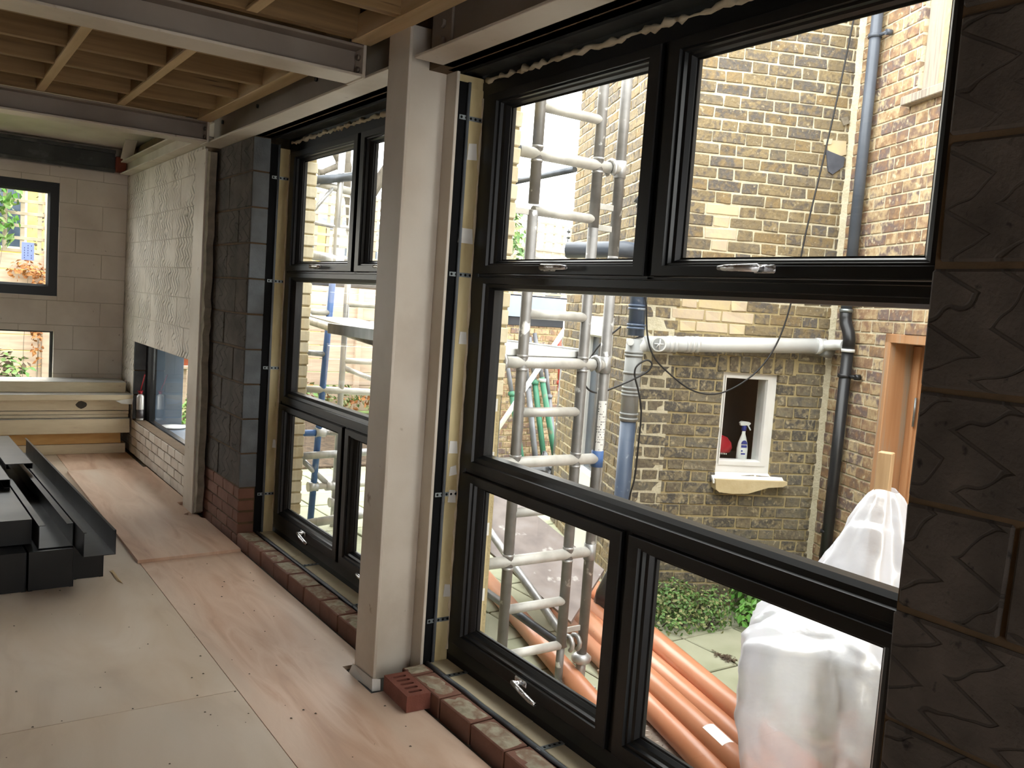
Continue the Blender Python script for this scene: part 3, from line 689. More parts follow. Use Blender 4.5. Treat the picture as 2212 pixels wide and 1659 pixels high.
# plywood offcut lying on the floor
P=[(1.072,5.135),(1.662,5.165),(1.662,5.95),(1.60,6.02),(1.56,6.10),(1.60,6.14),(1.60,6.46),(1.68,6.46),(1.672,7.80),(1.062,7.77)]
o=MB(); o.prism([(x,y,.0) for x,y in P],(0,0,.018)); tag(o.build('plywood_offcut','ply_floor'),'pinkish plywood offcut lying loose on the floor by the low window','plywood')
b=MB(); b.add([(.98,5.05,.001),(1.0,5.06,.001),(1.005,4.80,.001),(.985,4.86,.001),(.985,5.0,.006),(.995,4.85,.006)],[(0,1,4),(1,2,5,4),(2,3,5),(3,0,4,5)]); b.v=[(x-.07,y-.0,z) for x,y,z in b.v]
tag(b.build('wood_splinter','joist_pale'),'pale wood splinter on the floor beside the black gutters','splinter')
gm=MB()
for k in range(150):
    x,y=random.uniform(-.6,1.62),random.uniform(1.6,5.0); r=random.uniform(.0015,.0045)
    gm.add([(x-r,y-r*.6,.0004),(x+r,y-r,.0004),(x+r*.8,y+r,.0004),(x-r,y+r*.7,.0004),(x,y,.0004+r*.8)],[(0,1,4),(1,2,4),(2,3,4),(3,0,4)])
o=gm.build('floor_grit','bark'); o['kind']='stuff'; tag(o,'scattered dark grit and splinters on the plywood floor','grit')
# stack of insulation boards against the far wall
stack=[(.0,.088,1.652,8.60,'board_cream','bottom cream insulation board of the stack against the far wall'),
 (.089,.188,1.610,8.60,'board_orange','orange tinted insulation board second from the bottom of the stack'),
 (.189,.322,1.676,8.56,'board_cream','thickest cream insulation board, third from the bottom of the stack'),
 (.324,.354,1.672,8.62,'board_cream','thin lower insulation board of the pair in mid stack'),
 (.356,.388,1.676,8.62,'board_cream','thin upper insulation board of the pair in mid stack'),
 (.390,.492,1.674,8.61,'board_cream','cream insulation board with a dark knocked hole in its edge'),
 (.494,.545,1.690,8.52,'foil','foil faced insulation board near the top of the stack'),
 (.547,.640,1.660,8.70,'board_cream','topmost insulation board of the stack below the far window')]
for i,(z0,z1,xr,yf,m,lab) in enumerate(stack):
    t=tag(empty('insulation_board',((xr-1.2),8.8,z0)),lab,'insulation board','insulation boards in the stack'); 
    a=random.uniform(-.006,.006) if i not in (6,) else .012
    t.rotation_euler=(0,0,a)
    core=MB(); core.cbox(-1.2,1.2,yf-8.8,.28,.0008,z1-z0-.0008,.003,.002); core.build('core','board_cream' if m=='foil' else m,t)
    f=MB(); f.box(-1.2,1.2,yf-8.8,.28,z1-z0-.0012,z1-z0-.0002); f.build('facing','foil',t)
    if i==5:
        q=MB(); P=[(.80+.045*math.cos(a_)*random.uniform(.7,1.1),yf-8.8-.0015,.055+.035*math.sin(a_)*random.uniform(.7,1.1)) for a_ in [k*.5236 for k in range(12)]]; q.prism(P,(0,.004,0)); q.build('knocked_hole','bark',t)
    if i==6:
        q=MB(); q.add([(1.05,yf-8.8-.004,-.004),(1.2,yf-8.8-.008,.02),(1.19,yf-8.8-.02,-.035),(1.10,yf-8.8-.012,-.03)],[(0,1,2,3)]); q.build('torn_foil','tape_white',t)
# folded black gutter lengths
def channel(label,x,y,z,w_,h,L,rz,ry=0,rx=0,up=True,mat='gutter_black',lip=.02,ends=False):
    t=.003; b=MB()
    if up: prof=[(0,h),(0,0),(w_,0),(w_,h),(w_-lip,h),(w_-lip,h-t),(w_-t,h-t),(w_-t,t),(t,t),(t,h-t),(lip,h-t),(lip,h)]
    else: prof=[(0,0),(0,h),(w_,h),(w_,0),(w_-lip,0),(w_-lip,t),(w_-t,t),(w_-t,h-t),(t,h-t),(t,t),(lip,t),(lip,0)]
    b.prism([(p,0,q) for p,q in prof],(0,L,0))
    if ends: b.box(.001,w_-.001,.004,.008,.001,h-.001)
    o=b.build('black_gutter',mat); o.location=(x,y,z); o.rotation_euler=(rx,ry,rz)
    tag(o,label,'gutter','black gutter lengths on the floor'); return o
A=math.radians(2.4)
channel('black gutter length lying on the floor, nearest the plywood offcut',.715,4.96,.0,.150,.195,2.7,A,up=False,ends=True)
channel('black gutter length on the floor, middle one of the bottom row',.500,4.845,.0,.205,.20,2.9,A,up=False,ends=True)
channel('black gutter length on the floor at the left edge of the picture',.19,4.835,.0,.30,.20,2.9,A,up=False,ends=True)
channel('open black gutter on top of the heap, edge nearest the windows',.718,4.66,.203,.150,.125,2.9,A,lip=.012)
channel('tilted black gutter lying between the open gutter and the left ones',.545,4.88,.203,.158,.12,2.7,A,ry=0,lip=.03)
channel('upturned black gutter length lying on the left of the heap',.345,4.98,.203,.180,.13,2.5,A,up=False,ends=True)
channel('short black gutter offcut at the far left top of the heap',.33,5.75,.336,.16,.05,1.5,A,up=False,lip=.03)
channel('grey topped gutter offcut reflecting the window light at far left',.50,6.2,.356,.15,.035,1.1,A,up=False,lip=.03)
# spray can on the brick sill
t=tag(empty('foam_can',(1.748,8.50,.3145)),'white spray foam can with red nozzle and straw on the brick sill','spray can')
MB().lathe([(.030,0),(.0325,.004),(.0325,.215),(.029,.228),(.018,.238),(.014,.242)],n=20).build('can','can_white',t)
MB().lathe([(.0329,.02),(.0329,.10)],n=20).build('print','can_print',t)
b=MB(); b.lathe([(.016,.242),(.016,.262),(.010,.268)],n=12); b.box(-.022,.022,-.006,.006,.262,.272); c_=b.build('nozzle','plastic_red',t)
MB().tube((0,0,.27),(-.01,-.20,.44),.0045,n=8).build('straw','plastic_red',c_)

# ================================================================== OUTSIDE: the yard
G=-.30
fy=struct(MB().box(1.95,20,-3,40,-.40,G-.035).build('floor_yard','yard_dirt'),'paved yard outside the windows','ground')
PX,PY,PW=3.808-.42*4,3.124-.42*5,.42
for i in range(9):
    for j in range(19):
        x=PX+i*PW; y=PY+j*PW
        if x>5.4: continue
        MB().cbox(x+.006,x+PW-.006,y+.006,y+PW-.006,G-.04,G+random.uniform(-.004,.003),.005,.002).build('paving_slab','paving',fy)
struct(MB().box(-8,1.95,9.25,40,-.40,G-.02).build('floor_garden','grass'),'garden ground behind the far wall','ground')
struct(MB().box(1.95,20,9.25,40,G-.035,G-.01).build('floor_lawn','grass'),'rough lawn beyond the paved yard','ground')

# ---- neighbouring brick house, turned about 25 degrees to the room
HA=math.radians(24.5); HU=V(math.cos(HA),-math.sin(HA),0); HV=V(math.sin(HA),math.cos(HA),0)
def hp(u,v,z): p=HU*u+HV*v; return V(p.x,p.y,z)
HV0=5.39; HU1=1.79; HU2=3.085; HT=4.0
WIN=(2.352,2.742,.585,1.262)
def two_tone(name, origin, rot, rect, holes, y0, y1, zsplit, mats, label):
    b=MB()
    for a,c,d,e in rect_sub(rect,holes+[]):
        for k,(lo,hi) in enumerate(((rect[2],zsplit),(zsplit,rect[3]))):
            p,q=max(d,lo),min(e,hi)
            if q>p: b.cur=k; b.box(a,c,y0,y1,p,q)
    return struct(b.build(name,mats,None,origin,rot),label,'wall')
hr=two_tone('wall_house_rear',HV*HV0,-HA,(HU1,HU2+.2,G-.05,HT),[WIN],.004,.22,1.70,['mortar_sandy','mortar_lime'],'old yellow stock brick rear wall of the neighbouring house')
def rear_mat(u,z):
    if 2.09<u<2.34 and 2.03<z<2.32: return 'brick_new'
    if 2.06<u<2.44 and 1.52<z<1.72: return 'brick_new'
    return 'brick_stock' if z>1.45 else 'brick_stock_low'
SOLD=(2.30,2.86,1.262,1.372)
pieces(hr,'brick',(HU1,HU2,G,HT),[WIN,SOLD],.0752,.226,'flemish','brick_stock',joint=.0105,depth=.1,c=.0035,jit=.0035,proud=.004,keep=lambda u,z:z<3.65,maxn=298,matf=rear_mat)
x=SOLD[0]
while x<SOLD[1]-.03:
    MB().cbox(x+.007,x+.068,-.003,.1,SOLD[2]+.004,SOLD[3]-.004,.006,.004).build('soldier_brick','brick_stock_low',hr); x+=.078
b=MB(); b.prism([(u,-.010,z) for u,z in ((2.90,2.80),(3.04,2.805),(3.05,2.72),(2.99,2.70),(2.92,2.735))],(0,.03,0)); b.build('broken_brick','brick_new',hr)
b=MB(); b.prism([(u,-.014,z) for u,z in ((2.905,2.735),(3.04,2.70),(3.035,2.64),(2.965,2.585),(2.935,2.60))],(0,.03,0)); b.build('slate_packing','slate_roof',hr)
b=MB(); b.prism([(u,-.016,z) for u,z in ((2.88,2.80),(2.94,2.81),(2.935,2.775),(2.89,2.765))],(0,.03,0)); b.build('mortar_lump','mortar_lime',hr)
b=MB(); b.prism([(u,-.012,z) for u,z in ((2.985,2.945),(3.03,2.96),(3.05,2.92),(3.01,2.90))],(0,.03,0)); b.build('mortar_lump','mortar_grey',hr)
hs=two_tone('wall_house_side',HU*HU2,-HA-math.pi/2,(-HV0,-1.2,G-.05,HT),[(-4.79,-3.93,G-.05,1.585),(-4.745,-3.80,2.93,3.9)],.004,.22,9,['mortar_sandy','mortar_lime'],'brown brick side wall of the neighbouring house with the timber door')
hs.data.materials[0]=MATS['mortar_lime']
pieces(hs,'brick',(-HV0,-1.2,G,HT),[(-4.79,-3.93,G-.05,1.585),(-4.745,-3.80,2.93,3.9)],.0752,.226,'flemish','brick_side',joint=.0105,depth=.1,c=.003,jit=.002,proud=.003,phase=.07,keep=lambda x,z:x<-4.15 and z<3.6,maxn=298)
MB().prism([hp(3.085,5.355,G),hp(3.045,5.40,G),hp(3.09,5.40,G)],(0,0,HT-G)).build('mortar_fillet','mortar_lime').parent=None
o=bpy.data.objects['mortar_fillet']; o.name='trim_2'; struct(o,'mortar fillet in the inner corner of the brick house','trim')
RW=[(-6.86,-6.08,.22,1.56)]
hw=two_tone('wall_house_return',HU*HU1,-HA-math.pi/2,(-7.62,-HV0,G-.05,HT),RW,.004,.2,9,['mortar_sandy','mortar_lime'],'return wall of the brick house behind the scaffold tower')
hw.data.materials[0]=MATS['mortar_lime']
pieces(hw,'brick',(-7.62,-HV0,G,HT),RW,.0752,.226,'flemish','brick_stock',joint=.0105,depth=.1,c=.0035,jit=.003,proud=.004,phase=.05,keep=lambda x,z:-6.9<x and z<3.3,maxn=250)
# roof slab closes the house so light cannot fall inside
struct(MB().prism([hp(HU1,HV0,HT-.05),hp(HU2,HV0,HT-.05),hp(HU2,1.2,HT-.05),hp(6,1.2,HT-.05),hp(6,7.6,HT-.05),hp(HU1,7.6,HT-.05)],(0,0,.1)).build('roof_house','slate_roof'),'flat top of the neighbouring house','roof')

# small white window in the rear wall
w6=struct(empty('window_6',HV*HV0,-HA),'small white painted window in the old brick wall','window')
ring(MB(),[WIN[0],WIN[1],.575,WIN[3]],[WIN[0]+.03,WIN[1]-.07,.665,WIN[3]-.035],[(0,.16),(0,.035),(.8,.035),(1,.05),(1,.16)]).build('frame','paint_white',w6)
ring(MB(),[WIN[0]+.028,WIN[1]-.035,.645,WIN[3]-.02],[WIN[0]+.036,WIN[1]-.072,.678,WIN[3]-.042],[(0,.10),(0,.028),(.8,.028),(1,.05),(1,.10)]).build('sash','paint_white',w6)
MB().box(WIN[0]+.03,WIN[1]-.068,.09,.093,.67,WIN[3]-.035).build('pane','glass',w6)
MB().prism([(2.32,-.055,.535),(2.82,-.055,.535),(2.83,.03,.575),(2.33,.03,.575)],(0,.0,.022)).build('sill_top','paint_white',w6)
P=[(2.335,.50),(2.36,.482),(2.45,.474),(2.56,.478),(2.63,.50),(2.70,.522),(2.80,.53),(2.83,.545),(2.83,.565),(2.33,.565)]
b=MB(); b.prism([(u,-.075,z) for u,z in P],(0,.10,0)); b.build('sill_stone','stone_sill',w6)
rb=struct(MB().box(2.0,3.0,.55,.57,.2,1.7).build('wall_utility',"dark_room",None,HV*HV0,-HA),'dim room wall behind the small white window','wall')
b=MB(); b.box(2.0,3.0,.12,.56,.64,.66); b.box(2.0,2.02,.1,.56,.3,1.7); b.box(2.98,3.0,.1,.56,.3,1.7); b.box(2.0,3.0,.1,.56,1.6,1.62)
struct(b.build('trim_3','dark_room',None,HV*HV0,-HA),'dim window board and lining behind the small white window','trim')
# spray bottle on its window board
t=tag(empty('spray_bottle',hp(2.615,HV0+.19,.661),-HA),'white trigger spray bottle with blue collar standing in the small window','bottle')
b=MB(); b.lathe([(.036,0),(.039,.006),(.039,.075),(.033,.115),(.020,.155),(.013,.175),(.012,.205)],n=18); o=b.build('body','paint_white',t); o.scale=(1,.62,1)
MB().lathe([(.0135,.196),(.0165,.200),(.0165,.226),(.013,.232)],n=14).build('collar','ink_blue',t)
b=MB(); b.prism([(-.03,-.012,.232),(.03,-.012,.236),(.042,-.012,.250),(.03,-.012,.258),(-.02,-.012,.262),(-.036,-.012,.252)],(0,.024,0)); b.prism([(.020,-.005,.236),(.030,-.005,.236),(.050,-.005,.205),(.044,-.005,.200)],(0,.010,0)); b.build('trigger_head','paint_white',t)
b=MB(); P=[(-.022+.022*(1-math.cos(a_))-.0,-.0262,.108+.026*math.sin(a_)) for a_ in [k*math.pi/8 for k in range(9)]]; b.prism(P,(0,.002,0)); b.box(-.02,.02,-.0262,-.024,.085,.100); b.box(-.018,-.008,-.0265,-.024,.056,.066); b.box(-.018,.012,-.0262,-.024,.036,.046); b.build('label','ink_blue',t)
t=tag(empty('scrubbing_brush',hp(2.455,HV0+.20,.661),-HA),'red plastic brush with white bristles in the small window','brush')
b=MB(); b.lathe([(.075,0),(.088,.03),(.08,.065),(.05,.10),(.01,.115)],n=18); o=b.build('back','plastic_red',t); o.scale=(1,.6,1); o.location=(0,0,.045)
for k in range(9):
    MB().tube((-.06+k*.012,-.040,.055-k*.002),(-.064+k*.012,-.046,.035),.004,n=5).build('bristle','paint_white',t)
# timber window high in the side wall
w7=struct(empty('window_7',HU*HU2,-HA-math.pi/2),'weathered timber window high in the brick side wall','window')
for a,c,m in ((-4.745,-4.555,'wood_grey'),(-4.555,-4.50,'joist_pale'),(-4.50,-4.44,'paint_white')): MB().cbox(a,c-.003,.0 if m!='wood_grey' else .03,.12,2.955,3.9,.004).build('board',m,w7)
MB().box(-4.44,-3.80,.08,.10,2.955,3.9).build('pane','window_dark',w7)
MB().cbox(-4.80,-3.75,-.06,.12,2.905,2.955,.004).build('sill','wood_grey',w7)
# timber door in the side wall
d1=struct(empty('door_1',HU*HU2,-HA-math.pi/2),'orange varnished timber door in the brick side wall','door')
b=MB(); b.cbox(-4.79,-4.735,.0,.20,G,1.585,.004); b.cbox(-4.79,-3.93,.0,.20,1.53,1.585,.004); b.cbox(-3.985,-3.93,0,.2,G,1.585,.004); b.build('door_frame','wood_door_frame',d1)
b=MB(); b.cbox(-4.735,-4.0,.165,.205,G+.02,1.53,.003); lf=b.build('door_leaf','wood_door',d1)
MB().cbox(-4.73,-4.66,.152,.166,G+.03,1.52,.002).build('door_stile','wood_door',lf)
MB().tube((-4.655,.150,1.05),(-4.655,.150,1.22),.007,n=8).build('hinge','strap_zinc',lf)

# ---- pipes on the house
t=tag(empty('soil_stack',hp(1.705,5.30,G)),'blue and grey soil stack on the corner of the brick house','pipe')
def P3(l): return [hp(u,v,z)-Vector(t.location) for u,v,z in l]
MB().path(P3([(1.70,5.30,G),(1.702,5.30,.98)]),.050,18).build('lower_pipe','pvc_blue',t)
MB().path(P3([(1.702,5.30,.92),(1.704,5.30,1.44)]),.054,18).build('grey_pipe','pvc_midgrey',t)
MB().path(P3([(1.704,5.30,1.46),(1.706,5.30,2.30)]),.052,18).build('upper_pipe','pvc_blue',t)
for z in (.93,.96,1.08,1.10,1.125,1.33,1.35,1.50,1.52,1.62,1.64):
    MB().path(P3([(1.703,5.30,z),(1.703,5.30,z+.014)]),.059,18).build('pipe_ring','pvc_midgrey' if z<1.45 else 'pvc_blue',t)
b=MB(); b.path(P3([(1.703,5.30,1.22),(1.703,5.30,1.235)]),.058,16); b.path(P3([(1.703,5.30,1.228),(1.80,5.36,1.228)]),.008,8); b.build('clip','pvc_midgrey',t)
MB().path(P3([(1.70,5.30,2.25),(1.70,5.30,2.3),(1.66,5.31,2.33)]),.06,12).build('top_fitting','pvc_slate',t); MB().path(P3([(1.706,5.29,1.98),(1.55,5.20,1.98),(1.25,5.4,1.96)]),.05,14).build('side_branch','pvc_slate',t); MB().path(P3([(1.706,5.27,1.98),(1.706,5.20,1.98)]),.055,16).build('branch_cap','pvc_slate',t)
t=tag(empty('waste_pipe',hp(1.76,5.31,1.41)),'white grey waste pipe running across the old brick wall','pipe')
MB().path(P3([(1.703,5.30,1.33),(1.705,5.30,1.37),(1.72,5.302,1.40),(1.76,5.306,1.413)]),.053,18).build('elbow','pvc_grey',t)
MB().path(P3([(1.75,5.306,1.412),(3.00,5.315,1.474)]),.049,20).build('long_pipe','pvc_grey',t)
for u0,u1 in ((1.92,1.945),(1.955,1.975),(2.035,2.06),(2.07,2.09),(2.10,2.125),(2.93,2.96)):
    z=1.412+(u0-1.75)*.0496; MB().path(P3([(u0,5.307,z),(u1,5.307,z+.001)]),.0525,20).build('pipe_ring','pvc_grey',t)
b=MB(); b.path(P3([(1.845,5.262,1.418),(1.842,5.245,1.418)]),.047,20); e_=b.build('access_cap','pvc_grey',t)
b=MB(); b.path(P3([(1.842,5.246,1.418),(1.8415,5.243,1.418)]),.038,18); b.build('cap_recess','pvc_midgrey',e_)
b=MB(); b.path(P3([(1.81,5.240,1.418),(1.874,5.240,1.419)]),.004,6); b.path(P3([(1.842,5.238,1.384),(1.846,5.238,1.45)]),.005,6); b.path(P3([(1.822,5.238,1.395),(1.85,5.238,1.43)]),.004,6); b.build('cap_ribs','pvc_grey',e_)
MB().path(P3([(1.66,5.27,1.42),(1.655,5.235,1.42)]),.022,12).build('side_boss','pvc_grey',t)
MB().path(P3([(2.97,5.29,1.475),(3.0,5.25,1.485),(3.03,5.19,1.49),(3.03,5.13,1.492)]),.034,14).build('branch_elbow','pvc_grey',t)
MB().path(P3([(2.98,5.315,1.458),(3.045,5.318,1.446)]),.052,18).build('end_cap','pvc_midgrey',t)
t=tag(empty('downpipe',hp(3.03,5.12,G)),'black downpipe with offset bend on the brick side wall','pipe')
MB().path(P3([(3.03,5.115,G),(3.03,5.09,1.48)]),.036,16).build('lower_pipe','pvc_black',t)
MB().path(P3([(3.03,5.088,1.47),(3.03,5.088,1.53),(3.03,5.10,1.57),(3.03,5.14,1.62),(3.03,5.155,1.66),(3.03,5.157,1.72)]),.038,16).build('offset_bend','pvc_black',t)
MB().path(P3([(3.03,5.157,1.70),(3.03,5.145,3.98)]),.035,16).build('upper_pipe','pvc_slate',t)
for v_,z,m in ((5.089,1.45,'pvc_grey'),(5.157,1.70,'strap_zinc'),(5.118,.28,'pvc_black')):
    MB().path(P3([(3.03,v_,z),(3.03,v_,z+.02)]),.042,16).build('pipe_ring',m,t)
for v_,z,m in ((5.098,1.30,'pvc_black'),(5.15,3.40,'pvc_slate')):
    b=MB(); b.path(P3([(3.03,v_,z-.012),(3.03,v_,z+.012)]),.042,16); b.path(P3([(3.04,v_-.03,z),(3.05,v_-.10,z)]),.011,8); b.path(P3([(3.075,v_-.10,z),(3.04,v_-.10,z)]),.018,10); b.build('bracket',m,t)
def cable(label, pts, v_, r, name='hanging_cable'):
    P=[hp(u,v_,z) for u,z in pts]
    # Catmull-Rom smoothing
    Q=[]
    for i in range(len(P)-1):
        p0,p1,p2,p3=P[max(i-1,0)],P[i],P[i+1],P[min(i+2,len(P)-1)]
        for k in range(5):
            t_=k/5; Q.append(.5*((2*p1)+(p2-p0)*t_+(2*p0-5*p1+4*p2-p3)*t_*t_+(3*p1-p0-3*p2+p3)*t_**3))
    Q.append(P[-1]); o=MB().path(Q,r,6).build(name,'cable_black'); tag(o,label,'cable','black cables on the brick house'); return o
cable('black cable hanging in a long loop down the rear brick wall',[[2.99,3.95],[2.929,3.548],[2.882,3.142],[2.814,2.642],[2.747,2.196],[2.698,1.777],[2.633,1.503],[2.53,1.317],[2.383,1.188],[2.23,1.126],[2.072,1.147],[1.907,1.251],[1.806,1.348],[1.758,1.477],[1.737,1.65],[1.721,1.765],[1.73,2.2]],5.235,.0055)
cable('black cable curling in a small loop beside the soil stack',[[1.571,1.513],[1.435,1.377],[1.366,1.225],[1.382,1.132],[1.458,1.099],[1.572,1.142],[1.7,1.207],[1.771,1.254],[1.788,1.298],[1.751,1.316],[1.694,1.278],[1.684,1.22],[1.717,1.121],[1.746,0.993],[1.745,0.789],[1.739,0.584],[1.715,0.437],[1.70,.1]],5.19,.006)
# white door frame in the return wall
d2=struct(empty('door_2',HU*HU1,-HA-math.pi/2),'white framed glazed door in the return wall behind the scaffold','door')
ring(MB(),[-6.86,-6.08,.22,1.56],[-6.76,-6.20,.36,1.40],[(0,.1),(0,-.01),(.9,-.01),(1,.02),(1,.1)]).build('door_frame','paint_white',d2)
MB().box(-6.77,-6.19,.04,.044,.35,1.41).build('pane','window_dark',d2)
MB().box(-6.86,-6.08,-.008,.05,G,.22).build('panel','paint_white',d2)

# ---- aluminium scaffold tower
def tube_part(t, name, p, q, r, m): 
    p=Vector(p)-Vector(t.location); q=Vector(q)-Vector(t.location); return MB().tube(p,q,r,n=16).build(name,m,t)
TY=3.27; XA,XB,XC=2.302,2.655,2.792
tw=tag(empty('scaffold_tower',(2.5,TY,G)),'paint spattered aluminium scaffold tower standing outside the near window','scaffold')
for x,segs in ((XA,((G+.26,2.02),(2.05,3.1))),(XB,((G+.24,1.98),(1.98,3.1))),(XC,((G+.14,1.86),(1.86,3.1)))):
    for a,c in segs: tube_part(tw,'upright',(x,TY,a),(x,TY,c),.0254,'alu_dull')
for k,z in enumerate((2.478,2.27,2.02,1.80,1.557,1.335,1.106,.873,.636,.407,.174,-.05)):
    if k in (1,5,7,9): tube_part(tw,'ledger',(2.13 if k!=1 else 2.20,TY,z),(XC,TY,z),.0265,'alu_rung')
    else: tube_part(tw,'rung',(XA,TY,z),(XB,TY,z),.0225,'alu_rung')
    for x in (XA,XB):
        if k in (1,5,7,9):
            MB().tube((x-2.5,0,z+.026-G),(x-2.5,0,z+.036-G),.028,n=14).build('weld_collar','alu',tw); MB().tube((x-2.5,0,z-.036-G),(x-2.5,0,z-.026-G),.028,n=14).build('weld_collar','alu',tw)
    if k in (1,5,7,9): tube_part(tw,'sleeve',(XC,TY,z-.04),(XC,TY,z+.04),.030,'alu' if k!=7 else 'tube_blue')
for z,x0,x1 in ((2.085,XB,XC),(1.985,XB,XC),(2.01,2.16,XA),(.02,XB,XC)):
    MB().cbox(x0-2.5,x1-2.5,-.004,.004,z-.014-G,z+.014-G,.002).build('tie_plate','alu_rung',tw)
def hook(t, x, y, z, s_=1, m='alu'):
    b=MB(); P=[]
    for k in range(9):
        a_=math.radians(-150+k*37); P.append((x+.0-t.location.x,y+.036*math.sin(a_)-t.location.y,z+.036*math.cos(a_)-t.location.z))
    b.path(P,.012,8); return b.build('hook',m,t)
for x,z in ((2.19,1.335),(2.735,1.335),(2.735,2.27),(2.70,-.05),(2.745,-.05)): hook(tw,x,TY,z)
MB().cbox(2.165-2.5,2.185-2.5,-.03,.03,2.285-G,2.345-G,.004).build('clip','clip_blue',tw)
b=MB(); b.lathe([(.026,0),(.026,.14)],(XC-2.5,0,.02),14); b.build('adjustable_leg','alu',tw); MB().lathe([(.045,.12),(.05,.13),(.05,.15),(.03,.165)],(XC-2.5,0,.02),10).build('leg_nut','alu',tw)
b=MB(); b.box(XC-2.56,XC-2.44,-.06,.06,0.005,.02); b.build('foot_plate','alu',tw)
for x in (XA,XB): MB().lathe([(.02,.0),(.02,.27)],(x-2.5,0,.005),12).build('leg_stub','alu_dull',tw)
# spec label on the right-hand upright
b=MB(); n_=7
vs_=[((XC-2.5)+.0262*math.cos(math.radians(180+20+k*18)),.0262*math.sin(math.radians(180+20+k*18)),zz-G) for zz in (.90,1.16) for k in range(n_)]
b.add(vs_,[(k,k+1,n_+k+1,n_+k) for k in range(n_-1)],True); b.build('label','pipe_label',tw)
b=MB()
for r_ in range(20):
    for k in range(n_-1):
        if random.random()<.6:
            a0,a1=math.radians(200+k*18+2),math.radians(200+k*18+random.uniform(6,15)); z=.905+r_*.0125
            b.add([((XC-2.5)+.0266*math.cos(q),.0266*math.sin(q),zz-G) for zz in (z,z+.005) for q in (a0,a1)],[(0,1,3,2)])
b.build('label_print','ink',tw)['kind']='stuff'
# braces running back from the tower
tube_part(tw,'brace',(2.70,TY+.03,-.03),(2.838,4.34,.307),.022,'alu')
tube_part(tw,'brace',(2.67,TY+.03,-.06),(2.82,4.34,-.085),.022,'steel_tube')
# platform hooked over the ledger
pf=tag(empty('scaffold_platform',(2.42,4.2,1.362)),'white topped scaffold platform hooked across the tower','platform')
MB().cbox(-.27,.235,-.90,.95,.0,.035,.004).build('deck','paint_white',pf)
MB().cbox(-.285,-.27,-.90,.95,-.02,.045,.003).build('edge_rail','alu',pf); MB().cbox(.235,.25,-.9,.95,-.02,.045,.003).build('edge_rail','alu',pf)
MB().box(-.27,.235,-.90,-.88,-.02,.0).build('end_rail','alu_dull',pf)
# thin white brace leaning further back
br=tag(empty('leaning_brace',(5.03,7.5,G)),'thin white brace tube leaning in front of the low brick extension','brace tube')
MB().tube((0,0,.62),(.777,0,1.685),.026,n=12).build('tube','paint_white',br); MB().tube((.777,0,1.55),(.777,0,2.0),.022,n=10).build('upright','paint_white',br)
MB().tube((0,0,0),(0,0,.66),.02,n=10).build('foot','alu_dull',br); MB().tube((.76,0,0),(.777,0,1.56),.018,n=10).build('post','alu_dull',br)
# dark handrail tube high behind the tower
hr2=tag(empty('scaffold_tube',(4.0,6.0,G)),'dark steel scaffold tube slanting high behind the tower','scaffold tube')
MB().tube((0.015,0,2.89),(.07,-.72,2.936),.024,n=12).build('tube','steel_tube',hr2); MB().tube((0.015,0,0),(.015,0,2.95),.022,n=10).build('standard','steel_tube',hr2)

# ---- scaffold seen through the second window
sf=tag(empty('garden_scaffold',(2.8,6.6,G)),'scaffold with blue standard seen through the second window','scaffold')
T=lambda n,p,q,r,m: tube_part(sf,n,p,q,r,m)
T('standard',(2.675,6.6,G+.04),(2.762,6.6,1.75),.026,'tube_blue'); T('standard',(2.762,6.6,1.75),(2.79,6.6,2.9),.026,'alu')
T('standard',(2.87,6.6,G+.0),(2.90,6.6,2.9),.024,'alu'); T('standard',(2.53,6.6,G),(2.53,6.6,2.9),.024,'alu')
T('ledger',(2.53,6.58,2.44),(2.98,6.58,2.545),.034,'steel_tube'); T('ledger',(2.53,6.62,2.44),(3.05,6.62,2.39),.03,'alu_rung')
T('brace',(2.53,6.6,2.17),(2.72,6.6,2.41),.016,'alu'); T('ledger',(2.53,6.6,2.13),(3.0,6.6,2.10),.016,'alu')
T('ledger',(2.53,6.6,1.88),(3.02,6.6,1.85),.036,'alu'); T('ledger',(2.53,6.6,1.44),(2.76,6.6,1.437),.024,'alu_rung')
T('ledger',(2.53,6.6,1.12),(2.72,6.6,1.108),.022,'alu'); T('ledger',(2.53,6.6,.83),(3.25,6.6,.80),.028,'alu_rung')
T('ledger',(2.88,6.6,1.52),(3.3,6.6,1.515),.024,'alu_rung'); T('ledger',(2.88,6.6,1.06),(3.3,6.6,1.05),.024,'alu_rung'); T('brace',(2.90,6.6,1.0),(3.3,6.6,.86),.02,'alu')
T('ledger',(2.50,6.6,.478),(2.72,6.6,.475),.026,'tube_blue'); T('ledger',(2.72,6.6,.48),(3.2,6.6,.46),.022,'alu'); T('ledger',(2.53,6.55,.30),(3.3,6.55,.32),.03,'alu')
T('brace',(2.55,6.6,.29),(2.83,6.6,.03),.022,'alu'); T('ledger',(2.66,6.6,.04),(3.25,6.6,.04),.026,'alu_rung'); T('ledger',(2.60,6.45,-.22),(3.3,6.2,-.08),.035,'alu')
for x,z in ((2.68,.04),(2.83,.04),(2.72,.48),(2.70,.70),(2.56,2.44),(2.87,-.1)): T('coupler',(x-.04,6.6,z),(x+.04,6.6,z),.04,'alu')
# platform rail nearer the glass
pr=tag(empty('platform_rail',(2.5,6.4,G)),'silver platform edge rail with claw end beyond the second window','scaffold rail')
tube_part(pr,'rail',(2.52,6.5,1.375),(2.27,4.5,1.31),.03,'alu'); MB().prism([(.04,.08,1.695),(.42,.08,1.695),(.19,-1.9,1.64),(-.19,-1.9,1.64)],(0,0,.014)).build('deck_board','alu_rung',pr)
b=MB(); b.tube((.02,.10,0),(.02,.10,1.66),.02); b.build('support','alu_dull',pr); tube_part(pr,'claw',(2.50,6.5,1.35),(2.54,6.52,1.42),.035,'alu')

